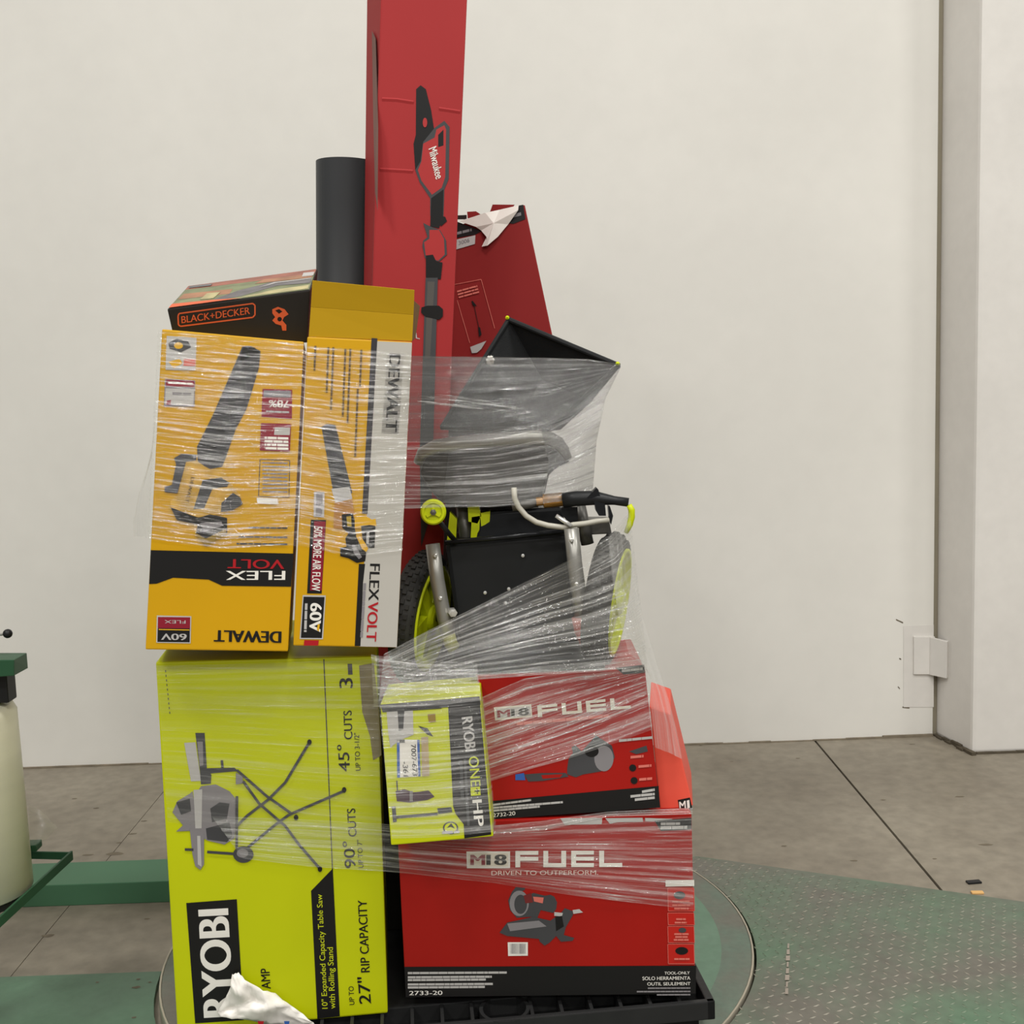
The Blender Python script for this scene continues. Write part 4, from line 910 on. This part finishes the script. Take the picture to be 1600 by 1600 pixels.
# ================================================================== pressure washer
pw = root('pressure_washer', P(800, 1040, 2.60), 'wheeled lime and black pressure washer with steel legs amid the wrapped load', 'pressure washer')
ph = math.radians(15); ln = math.radians(8)
AX = Vector((math.cos(ph) * math.cos(ln), -math.sin(ph) * math.cos(ln), -math.sin(ln))).normalized()
def wheel(px, py, Y, R):
    c = P(px, py, Y)                     # centre of the outer (right-hand) face
    w = 0.060
    mb = MB()
    mb.lathe(c, AX, [(-w, R * .74), (-w, R * .88), (-w + .012, R * .97), (-w * .5, R), (-.012, R * .97), (-.002, R * .88), (0, R * .78), (-.012, R * .74)], M_RUBBER, n=56, closed=True)
    a = AX.cross(Vector((0, 0, 1))).normalized(); b = AX.cross(a).normalized()
    ty = mb.build('tyre', pw, smooth=True)
    mb = MB()
    for k in range(44):
        for row, off in ((-.053, 0), (-.041, .5), (-.029, 0), (-.017, .5), (-.006, 0)):
            t = 2 * math.pi * (k + off) / 44; rd = a * math.cos(t) + b * math.sin(t); tg = -a * math.sin(t) + b * math.cos(t)
            r0 = R * (1.0 - 3.2 * (abs(row + .029) / .060) ** 2 * .22); p = c + AX * row + rd * (r0 - .004)
            hw, hl, hh = .0048, .0055, .008
            mb.hexa([p - AX * hw - tg * hl + rd * hh, p + AX * hw - tg * hl + rd * hh, p + AX * hw - tg * hl, p - AX * hw - tg * hl, p - AX * hw + tg * hl + rd * hh, p + AX * hw + tg * hl + rd * hh, p + AX * hw + tg * hl, p - AX * hw + tg * hl], M_RUBBER)
    mb.build('tread', ty, kind='stuff')
    mb = MB()
    mb.lathe(c, AX, [(-.004, R * .80), (.004, R * .80), (.004, R * .74), (-.020, R * .66), (-.055, R * .62), (-.055, R * .60), (-.012, R * .60), (.0, R * .70)], M_LIMEPL, n=48, closed=True)
    rim = mb.build('rim', pw, smooth=True, label='lime plastic wheel rim')
    for k in range(5):
        t = 2 * math.pi * k / 5 + .3; rd = a * math.cos(t) + b * math.sin(t); tg = -a * math.sin(t) + b * math.cos(t)
        mb = MB(); p0, p1 = c + rd * R * .14 - AX * .012, c + rd * R * .70 - AX * .022
        mb.hexa([p0 - tg * .022 + AX * .01, p1 - tg * .016 + AX * .01, p1 - tg * .016 - AX * .008, p0 - tg * .022 - AX * .008, p0 + tg * .022 + AX * .01, p1 + tg * .016 + AX * .01, p1 + tg * .016 - AX * .008, p0 + tg * .022 - AX * .008], M_LIMEPL)
        mb.build('spoke', rim, bevel=.002)
    mb = MB(); mb.lathe(c, AX, [(-.030, .0001), (-.026, R * .70), (-.032, R * .70), (-.036, .0001)], M_LIMEPL, n=40); mb.build('rim_dish', rim)
    mb = MB(); mb.lathe(c, AX, [(-.03, .0001), (-.03, R * .20), (.004, R * .20), (.010, R * .15), (.010, .0001)], M_LIMEPL, n=24); mb.build('hub', rim)
    return c
cl = wheel(676, 966, 2.68, 0.160)
cr_ = wheel(968, 941, 2.56, 0.155)
mb = MB(); mb.tube([cl, cr_ - AX * .02], .009, M_DSTEEL); mb.build('axle', pw, smooth=True)
mb = MB(); mb.box((0, 0, 0), (0, 0, 0), M_LIMEPL) if False else None
# legs
def leg(pts, r, foot=None, fm=None, bolts=()):
    mb = MB(); mb.tube([P(*p) for p in pts], r, M_STEEL, n=16); lg = mb.build('leg_tube', pw, smooth=True, label='satin steel leg tube')
    for (x, y, Y) in bolts:
        c = P(x, y, Y); mb = MB(); mb.lathe(c, (0, -1, 0), [(-.004, .005), (.002, .005), (.004, .003), (.004, .0001)], M_BOLT, n=10); mb.build('bolt', lg)
    if foot:
        mb = MB(); mb.tube([P(*p) for p in foot], r * .95, fm, n=14); mb.build('foot', lg, smooth=True)
leg([(676, 850, 2.56), (683, 905, 2.555), (694, 965, 2.55), (700, 990, 2.55)], .0165, [(700, 990, 2.55), (704, 1005, 2.55), (710, 1014, 2.55)], mat('olive_foot', (120, 120, 50), 0.5), [(680, 868, 2.538), (688, 935, 2.533)])
leg([(893, 826, 2.49), (898, 880, 2.485), (905, 930, 2.48), (909, 962, 2.48)], .0165, [(904, 964, 2.48), (908, 985, 2.48), (916, 1002, 2.48)], M_RFOOT, [(893, 844, 2.468), (901, 913, 2.462)])
mb = MB(); mb.tube([P(722, 786, 2.66), P(728, 838, 2.66), P(735, 860, 2.66)], .016, M_DSTEEL, n=14); mb.build('inner_tube', pw, smooth=True)
c = P(708, 958, 2.53); mb = MB(); mb.lathe(c, (0.2, -1, 0), [(-.02, .010), (.0, .010), (.0, .006), (.008, .006), (.008, .0001)], M_BOLT, n=6); mb.build('axle_nut', pw)
# black body panel between the legs
q = [P(694, 847, 2.60), P(884, 832, 2.575), P(906, 1005, 2.56), P(716, 1012, 2.585)]
mb = MB(); mb.hexa(q + [p + Vector((0.02, .20, 0)) for p in q], M_BLACK); bdy = mb.build('body_shell', pw, bevel=.012, label='black plastic lower body shell')
mb = MB(); z0 = FU.q[0].z; z0 = max(z0, FU.q[1].z)
mb.box((-0.10, 2.475, z0 + .001), (0.195, 2.74, z0 + .030), M_BLACK); mb.build('dark_gap_tray', pw, bevel=.006)  # black tray added so the space below the body reads dark
mb = MB(); mb.box((-0.27, 2.80, 0.80), (-0.02, 2.835, 1.10), M_BLACK); mb.build('dark_gap_panel', pw, bevel=.004)  # black sheet added to darken the see-through gap under the left wheel
mb = MB(); mb.tube([P(696, 848, 2.585), P(780, 840, 2.575), P(884, 830, 2.56)], .006, M_BLACK2, n=10); mb.build('top_seam', bdy, smooth=True)
for (x, y) in ((817, 868), (795, 920), (758, 926), (790, 942)):
    mb = MB(); mb.lathe(P(x, y, 2.572), (0, -1, 0), [(-.003, .004), (.002, .004), (.003, .0001)], M_BOLT, n=8); mb.build('screw', bdy)
q = [P(750, 800, 2.63), P(880, 792, 2.62), P(884, 836, 2.61), P(742, 850, 2.62)]
mb = MB(); mb.hexa(q + [p + Vector((0, .14, 0)) for p in q], M_BLACK2); mb.build('upper_shell', pw, bevel=.008)
for pts in ([(703, 800), (714, 812), (712, 846), (698, 848)], [(731, 792), (748, 790), (752, 806), (746, 818), (732, 815)], [(750, 802), (766, 799), (765, 815), (752, 824)], [(737, 808), (750, 806), (748, 848), (735, 850)]):
    q = [P(x, y, 2.625) for x, y in pts]; n_ = len(q); b_ = [p + Vector((0, .03, 0)) for p in q]
    mb = MB(); mb.add(q + b_, [tuple(range(n_)), tuple(range(2 * n_ - 1, n_ - 1, -1))] + [(i, (i + 1) % n_, n_ + (i + 1) % n_, n_ + i) for i in range(n_)], M_LIMEPL); mb.build('lime_guard', pw)
# lime knob with star recess
kc = P(677, 800, 2.50); mb = MB(); KN = Vector((0.05, -1, 0.05)).normalized()
mb.lathe(kc, KN, [(-.02, .0001), (-.02, .024), (-.012, .0285), (.004, .0285), (.009, .025), (.009, .020), (.005, .019), (.005, .0001)], M_LIMEPL, n=36); kn = mb.build('adjuster_knob', pw, label='lime round knob')
ka = KN.cross(Vector((0, 0, 1))).normalized(); kb2 = KN.cross(ka)
for k in range(3):
    t = 2 * math.pi * k / 3 + .5; d = ka * math.cos(t) + kb2 * math.sin(t); n_ = -ka * math.sin(t) + kb2 * math.cos(t)
    mb = MB(); c0_, c1_ = kc + KN * .005, kc + KN * .010
    mb.hexa([c1_ - n_ * .003, c1_ + d * .017 - n_ * .003, c0_ + d * .017 - n_ * .003, c0_ - n_ * .003, c1_ + n_ * .003, c1_ + d * .017 + n_ * .003, c0_ + d * .017 + n_ * .003, c0_ + n_ * .003], M_LIMEPL); mb.build('knob_rib', kn)
mb = MB(); mb.lathe(kc, KN, [(.004, .007), (.012, .007), (.014, .0001)], M_DSTEEL, n=6); mb.build('knob_nut', kn)
mb = MB(); mb.tube([P(688, 816, 2.53), P(700, 832, 2.56), P(712, 846, 2.60)], .006, M_DARK, n=10); mb.build('knob_rod', pw, smooth=True)
# charcoal engine housing and steel top handle
out = [(663, 712), (700, 703), (780, 697), (868, 692), (888, 712), (891, 722), (872, 730), (858, 742), (852, 770), (840, 786), (760, 792), (690, 786), (668, 762), (656, 738)]
q = [P(x, y, 2.60 if 670 < x < 850 else 2.62) for x, y in out]; n_ = len(q); b_ = [p + Vector((0, .18, 0)) for p in q]
mb = MB(); mb.add(q + b_, [tuple(range(n_)), tuple(range(2 * n_ - 1, n_ - 1, -1))] + [(i, (i + 1) % n_, n_ + (i + 1) % n_, n_ + i) for i in range(n_)], M_HOUS); mb.build('engine_housing', pw, bevel=.006, label='charcoal engine housing')
mb = MB(); mb.tube([P(*p) for p in ((654, 722, 2.61), (660, 708, 2.595), (680, 698, 2.585), (720, 692, 2.58), (770, 688, 2.58), (830, 684, 2.58), (858, 685, 2.58), (872, 692, 2.583), (882, 704, 2.588), (888, 716, 2.595))], [.012, .014, .0165, .0165, .0165, .0165, .0165, .015, .012, .009], M_STEEL, n=16)
mb.build('top_handle', pw, smooth=True, label='bent steel tube over the housing')
mb = MB(); mb.tube([P(905, 790, 2.60), P(912, 822, 2.60), P(918, 850, 2.60)], .015, M_DSTEEL, n=14); mb.build('inner_tube', pw, smooth=True)
mb = MB(); q = [P(918, 812, 2.60), P(952, 812, 2.58), P(956, 834, 2.58), P(920, 836, 2.60)]; mb.hexa(q + [p + Vector((0, .06, 0)) for p in q], M_DSTEEL); mb.build('wheel_bracket', pw, bevel=.003)
# pump, hose, spray gun
mb = MB(); mb.tube([P(838, 784, 2.56), P(848, 783, 2.56), P(849, 783, 2.56), P(880, 780, 2.56)], [.010, .010, .016, .016], M_BRASS, n=16); mb.build('brass_pump_fitting', pw, label='brass pump fitting')
mb = MB(); mb.tube([P(800, 792, 2.57), P(840, 785, 2.57)], .011, M_DSTEEL, n=12); mb.build('pump_pipe', pw, smooth=True)
hp = [(803, 762), (804, 778), (810, 792), (822, 806), (838, 816), (856, 821), (880, 824), (896, 820), (915, 818), (935, 814), (952, 812)]
mb = MB(); mb.tube([P(x, y, 2.515) for x, y in hp], .0062, M_HOSE, n=10); mb.build('clear_hose', pw, smooth=True, label='pale translucent hose loop')
mb = MB(); mb.tube([P(869, 806, 2.515), P(893, 822, 2.505)], .005, M_BOLT, n=8); mb.build('hose_clip', pw, smooth=True)
sg = root('spray_gun', P(930, 800, 2.52), 'black spray gun with lime hose end poking out at right of the washer', 'spray gun')
mb = MB(); mb.tube([P(*p) for p in ((880, 782, 2.535), (900, 779, 2.53), (930, 778, 2.525), (960, 782, 2.515), (982, 785, 2.51))], [.017, .017, .016, .010, .010], M_BLACK, n=14); mb.build('barrel', sg, smooth=True)
for pts, nm in ((((917, 778), (932, 762), (935, 765), (938, 776), (944, 776), (944, 780)), 'trigger_guard'), (((928, 782), (945, 784), (947, 806), (936, 806), (931, 798)), 'grip'), (((950, 790), (953, 791), (958, 806), (955, 820), (952, 812)), 'trigger'), (((880, 792), (902, 792), (904, 818), (893, 822), (876, 802)), 'bracket')):
    q = [P(x, y, 2.51 if nm != 'bracket' else 2.55) for x, y in pts]; n_ = len(q); b_ = [p + Vector((0, .025, 0)) for p in q]
    mb = MB(); mb.add(q + b_, [tuple(range(n_)), tuple(range(2 * n_ - 1, n_ - 1, -1))] + [(i, (i + 1) % n_, n_ + (i + 1) % n_, n_ + i) for i in range(n_)], M_BLACK2); mb.build(nm, sg)
mb = MB(); mb.tube([P(x, y, 2.505) for x, y in ((983, 789), (987, 797), (987, 808), (984, 820), (978, 833))], [.006, .0075, .0075, .007, .005], M_LIMEPL, n=12); mb.build('hose_end', sg, smooth=True, label='lime hose end')

# ================================================================== black fabric hopper with lime corners
hop = root('fabric_hopper', P(820, 640, 2.75), 'black fabric hopper with lime corner tips jutting from the wrap', 'hopper')
A, B, Cc, D = P(795, 499, 2.86), P(967, 571, 2.64), P(856, 672, 2.62), P(690, 668, 2.80)
ctr = (A + B + Cc + D) / 4; inn = (B - A).cross(D - A).normalized()
if inn.dot(EYE - ctr) > 0: inn = -inn
rim_ = [A, B, Cc, D]; flr = [ctr + (p - ctr) * .45 + inn * .13 for p in rim_]
mb = MB()
for i in range(4):
    j = (i + 1) % 4; a0, a1, b1, b0 = rim_[i], rim_[j], flr[j], flr[i]; nn = (a1 - a0).cross(b0 - a0).normalized() * .004
    mb = MB(); mb.hexa([a0, a1, b1, b0, a0 + nn, a1 + nn, b1 + nn, b0 + nn], M_FABRIC); mb.build('side_panel', hop)
mb = MB(); nn = inn * .004; mb.hexa([flr[0], flr[1], flr[2], flr[3]] + [p + nn for p in flr], M_FABRIC); mb.build('floor_panel', hop)
mb = MB()
for i in range(4): mb.tube([rim_[i], rim_[(i + 1) % 4]], .006, M_FABRIC, n=8)
mb.build('rim_binding', hop)
for p in (A, B):
    mb = MB(); mb.lathe(p - inn * .008, (0, -1, 0.2), [(-.006, .0001), (-.006, .004), (.002, .005), (.006, .0001)], M_LIMEPL, n=10); mb.build('corner_tip', hop, label='lime corner tip')
c = P(766, 563, 2.55); mb = MB()
for k in range(7):
    t = k * .9; mb.add([c + Vector((.011 * math.cos(t), .004 * math.sin(3 * t), .012 * math.sin(t))), c + Vector((.010 * math.cos(t + 1.4), -.004, .012 * math.sin(t + 1.4))), c + Vector((0, -.008 + .003 * k % .01, 0))], [(0, 1, 2)], M_WHITEP)
mb.flat = True; mb.build('wrap_scrap', label='tiny crumpled white scrap caught at top edge of the wrap', cat='scrap')

# ================================================================== torn white sleeve hanging at the bottom left
T1 = Zm(240, 1380, 4.0)
tpts = T1((490, 570), (530, 560), (580, 610), (660, 660), (760, 690), (850, 760), (960, 840), (1010, 885), (900, 900), (700, 885), (560, 850), (420, 835), (400, 800), (440, 740), (480, 650))
rows = []; mb = MB(); n_ = len(tpts)
pv = [FS.hit(x, y, 0.010 + 0.016 * ((i * 5) % 4) / 3) for i, (x, y) in enumerate(tpts)]
inner = [FS.hit(240 + x / 4, 1380 + y / 4, l) for x, y, l in ((540, 690, .034), (620, 730, .012), (720, 770, .036), (820, 820, .016), (640, 800, .040), (520, 780, .014))]
allv = pv + inner; K = n_
tri = [(0, 1, K), (1, 2, K), (2, K + 1, K), (2, 3, K + 1), (3, K + 2, K + 1), (3, 4, K + 2), (4, 5, K + 2), (5, K + 3, K + 2), (5, 6, K + 3), (6, 7, K + 3), (7, 8, K + 3), (8, 9, K + 3), (9, K + 2, K + 3), (9, K + 4, K + 2), (9, 10, K + 4), (10, K + 5, K + 4), (10, 11, K + 5), (11, 12, K + 5), (12, 13, K + 5), (13, 14, K + 5), (14, K, K + 5), (14, 0, K), (K, K + 1, K + 5), (K + 1, K + 4, K + 5), (K + 1, K + 2, K + 4)]
mb.add(allv, tri, M_WHITEP); sl_ = mb.build('torn_plastic_sleeve', label='torn crumpled white plastic sleeve stuck on the lime carton', cat='plastic sleeve')
bmx = bmesh.new(); bmx.from_mesh(sl_.data); bmesh.ops.subdivide_edges(bmx, edges=bmx.edges[:], cuts=3, use_grid_fill=True)
rnd = random.Random(4)
for v in bmx.verts: v.co += FS.n * rnd.uniform(-0.003, 0.004)
bmx.to_mesh(sl_.data); bmx.free(); sl_.data.polygons.foreach_set('use_smooth', [True] * len(sl_.data.polygons))
bmod = sl_.modifiers.new('thickness', 'SOLIDIFY'); bmod.thickness = 0.0015
mb = MB(); mb.flat = True
for x0, x1, m in ((650, 690, REDP), (815, 850, BLUEP)):
    mb.add([FS.hit(240 + x / 4, 1380 + y / 4, .045) for x, y in ((x0, 862), (x1, 862), (x1 - 5, 885), (x0 + 5, 885))], [(0, 1, 2, 3)], m)
mb.build('sleeve_print', sl_, kind='stuff')

# ================================================================== stretch wrap
sw = root('stretch_wrap', P(700, 1200, 2.4), 'clear streaky stretch film wrapped around the stacked cartons and washer', 'stretch wrap')
def pt(p, lift):
    if isinstance(p, Vector): return p
    x, y, w = p
    if isinstance(w, Face): return w.hit(x, y, lift)
    return P(x, y, w)
def sheet(name, rows, m, lift=0.010, sub=6, wob=0.0015):
    """rows of (px, py, distance or face); u runs along the rows"""
    R_ = [[pt(p, lift) for p in r] for r in rows]
    nc = len(R_[0]); grid = []
    rnd = random.Random(name + str(len(rows)) + str(rows[0][0]))
    for i in range(len(R_) - 1):
        for s_ in range(sub if i < len(R_) - 2 else sub + 1):
            t = s_ / sub; grid.append([R_[i][j].lerp(R_[i + 1][j], t) for j in range(nc)])
    g2 = []
    for r in grid:
        w = rnd.uniform(-wob, wob); row = []
        for j in range(nc - 1):
            for s_ in range(3 if j < nc - 2 else 4):
                p = r[j].lerp(r[j + 1], s_ / 3); row.append(p + Vector((0, w, 0)))
        g2.append(row)
    H_, W_ = len(g2), len(g2[0])
    me = bpy.data.meshes.new(name); o0 = ORG[sw.name]
    me.from_pydata([tuple(p - o0) for r in g2 for p in r], [], [(i * W_ + j, i * W_ + j + 1, (i + 1) * W_ + j + 1, (i + 1) * W_ + j) for i in range(H_ - 1) for j in range(W_ - 1)])
    uvl = me.uv_layers.new(name='wrap')
    us = []; mid = g2[H_ // 2]; acc = 0
    us.append(0)
    for j in range(1, W_): acc += (mid[j] - mid[j - 1]).length; us.append(acc)
    vs_ = [0]; acc = 0
    for i in range(1, H_): acc += (g2[i][W_ // 2] - g2[i - 1][W_ // 2]).length; vs_.append(acc)
    off = rnd.uniform(0, 50)
    for lp in me.loops:
        i, j = divmod(lp.vertex_index, W_); uvl.data[lp.index].uv = (us[j] + off, vs_[i] + off)
    me.materials.append(m); me.polygons.foreach_set('use_smooth', [True] * len(me.polygons))
    o = bpy.data.objects.new(name, me); col.objects.link(o); o.parent = sw
    return o
def lerp_rows(top, bot, n, lift=0.010):
    a = [pt(p, lift) for p in top]; b = [pt(p, lift) for p in bot]
    return [[u.lerp(v, i / (n - 1)) for u, v in zip(a, b)] for i in range(n)]
# upper band over the yellow cartons
sheet('film_band', lerp_rows([(247, 516, 2.52), (250, 517, F1), (360, 526, F1), (474, 536, F1), (482, 540, F2), (560, 546, F2), (643, 552, F2)],
                             [(230, 838, 2.48), (234, 842, F1), (345, 858, F1), (459, 852, F1), (468, 852, F2), (550, 870, F2), (629, 860, F2)], 5), FILM_Y, 0.008)
# upper band on across the red carton and hopper, fanning to the hopper corner
sheet('film_band', [[(643, 556, 2.41), (700, 557, 2.50), (770, 558, 2.54), (850, 559, 2.57), (920, 561, 2.60), (969, 569, 2.63)],
                    [(641, 590, 2.41), (700, 592, 2.50), (770, 590, 2.54), (850, 588, 2.57), (920, 580, 2.60), (970, 573, 2.63)],
                    [(639, 640, 2.41), (700, 640, 2.50), (770, 638, 2.54), (850, 628, 2.56), (915, 604, 2.59), (965, 584, 2.62)],
                    [(637, 690, 2.41), (700, 690, 2.50), (770, 686, 2.54), (845, 670, 2.55), (905, 645, 2.57), (946, 622, 2.60)]], FILM_H, 0.008)
sheet('film_band', [[(637, 690, 2.41), (700, 690, 2.50), (770, 686, 2.54), (845, 670, 2.55)],
                    [(634, 740, 2.41), (700, 742, 2.50), (770, 738, 2.53), (858, 724, 2.54)],
                    [(631, 795, 2.41), (700, 793, 2.49), (770, 792, 2.50), (848, 787, 2.51)]], FILM, 0.008)
sheet('film_band', [[(845, 670, 2.55), (880, 657, 2.56), (905, 645, 2.57), (946, 622, 2.60)],
                    [(858, 724, 2.54), (880, 716, 2.545), (900, 708, 2.55), (932, 690, 2.58)],
                    [(848, 787, 2.51), (870, 784, 2.52), (890, 781, 2.53), (926, 772, 2.56)]], FILM_H, 0.008)
sheet('film_fold', lerp_rows([(652, 614, 2.43), (700, 617, 2.485), (760, 625, 2.52), (806, 634, 2.53)], [(652, 630, 2.43), (700, 634, 2.485), (760, 641, 2.52), (806, 645, 2.53)], 3), film_mat('stretch_film_glint', 0.0, 0.85, us=7.0, vs=170.0, white=0.8, lo=0.5, hi=0.68), 0.008)  # bright white strip painted in as a glint on the hopper wrap
# diagonal band over the wheels
sheet('film_band', lerp_rows([(600, 1022, 2.38), (660, 990, 2.45), (740, 950, 2.47), (830, 905, 2.47), (900, 870, 2.41), (950, 838, 2.40), (984, 800, 2.46)],
                             [(592, 1095, 2.34), (660, 1075, 2.38), (745, 1062, 2.42), (840, 1055, 2.43), (930, 1050, 2.41), (1006, 1042, 2.42), (1012, 1042, 2.48)], 5), FILM_M, 0.008)
# horizontal band across the small lime carton's top
sheet('film_band', lerp_rows([(580, 1022, 2.385), (588, 1024, 2.38), (650, 1032, 2.37), (745, 1036, 2.40)], [(584, 1104, 2.37), (592, 1104, 2.345), (650, 1102, FO), (752, 1092, FO)], 4), FILM_M, 0.009)
# streaky sheet over the upper red carton, pulled up to the right
sheet('film_band', [[(752, 1090, FU), (820, 1060, FU), (900, 1047, FU), (960, 1044, FU), (1008, 1042, FU)], [(754, 1130, FU), (820, 1108, FU), (900, 1082, FU), (960, 1064, FU), (1010, 1050, FU)], [(758, 1180, FU), (820, 1160, FU), (900, 1132, FU), (960, 1108, FU), (1014, 1085, FU)], [(762, 1222, FU), (825, 1203, FU), (900, 1182, FU), (965, 1160, FU), (1020, 1140, FU)]], film_mat('stretch_film_diagonal', 0.07, 0.95, us=2.6, vs=105.0), 0.010)
# sheet over the small lime carton
sheet('film_band', lerp_rows([(592, 1100, FO), (660, 1097, FO), (750, 1088, FO), (756, 1090, FU)], [(612, 1310, FO), (680, 1308, FO), (770, 1300, FO), (775, 1290, FU)], 4), FILM, 0.006)
# sheet over the lime saw carton, upper part
sheet('film_band', lerp_rows([(244, 1040, FS), (350, 1038, FS), (470, 1034, FS), (588, 1030, FS)], [(262, 1285, FS), (360, 1296, FS), (480, 1320, FS), (598, 1335, FS)], 4), film_mat('stretch_film_faint', 0.03, 0.24, us=1.2, vs=50.0), 0.006)
# crossing band: lime carton to lower red carton
sheet('film_band', lerp_rows([(330, 1275, FS), (470, 1280, FS), (596, 1287, FS), (640, 1292, 2.345), (770, 1296, 2.39), (900, 1284, FL), (1000, 1280, FL), (1081, 1276, FL)],
                             [(380, 1342, FS), (480, 1354, FS), (600, 1362, FS), (645, 1366, 2.40), (770, 1380, FL), (900, 1400, FL), (1000, 1412, FL), (1084, 1422, FL)], 5), FILM, 0.010)
# tight fold across both red cartons
sheet('film_band', lerp_rows([(768, 1290, 2.43), (850, 1282, FL), (950, 1268, FL), (1082, 1262, FL)], [(768, 1306, 2.43), (850, 1298, FL), (950, 1276, FL), (1082, 1272, FL)], 3), FILM_M, 0.016)
# fan of film down the right side
sheet('film_fan', [[(950, 840, 2.40), (956, 900, 2.39), (966, 960, 2.39), (982, 1020, 2.42), (1009, 1042, 2.445), (1018, 1110, 2.44), (1024, 1168, 2.43)],
                   [(968, 825, 2.44), (976, 900, 2.44), (990, 960, 2.44), (1010, 1030, 2.48), (1028, 1080, 2.475), (1040, 1130, 2.47), (1045, 1176, 2.47)],
                   [(986, 800, 2.54), (992, 890, 2.54), (1003, 960, 2.53), (1026, 1035, 2.52), (1044, 1090, 2.51), (1057, 1140, 2.50), (1066, 1186, 2.49)]], film_mat('stretch_film_fan', 0.16, 0.40, us=1.0, vs=60.0, white=0.85), 0.008)
# loose tails
sheet('film_tail', [[(243, 640, 2.42), (238, 720, 2.42), (236, 780, 2.42), (230, 842, 2.42)], [(238, 700, 2.46), (226, 760, 2.46), (222, 800, 2.46), (224, 838, 2.46)], [(236, 716, 2.5), (218, 770, 2.5), (209, 815, 2.5), (210, 838, 2.5)]], FILM_C, 0.008, wob=0.006)
tail = MB()
tq = [P(46, 1258, 2.72), P(70, 1270, 2.70), P(88, 1292, 2.69), P(72, 1315, 2.70), P(48, 1322, 2.72)]
o = sheet('film_tail', [[(46, 1258, 2.70), (60, 1264, 2.68), (72, 1272, 2.69)], [(46, 1290, 2.72), (66, 1290, 2.67), (90, 1293, 2.70)], [(47, 1322, 2.70), (60, 1318, 2.68), (72, 1312, 2.70)]], FILM_C, wob=0.004)
o.parent = fr; o.name = 'loose_film_end'
for v in o.data.vertices: v.co = v.co + ORG[sw.name] - ORG[fr.name]
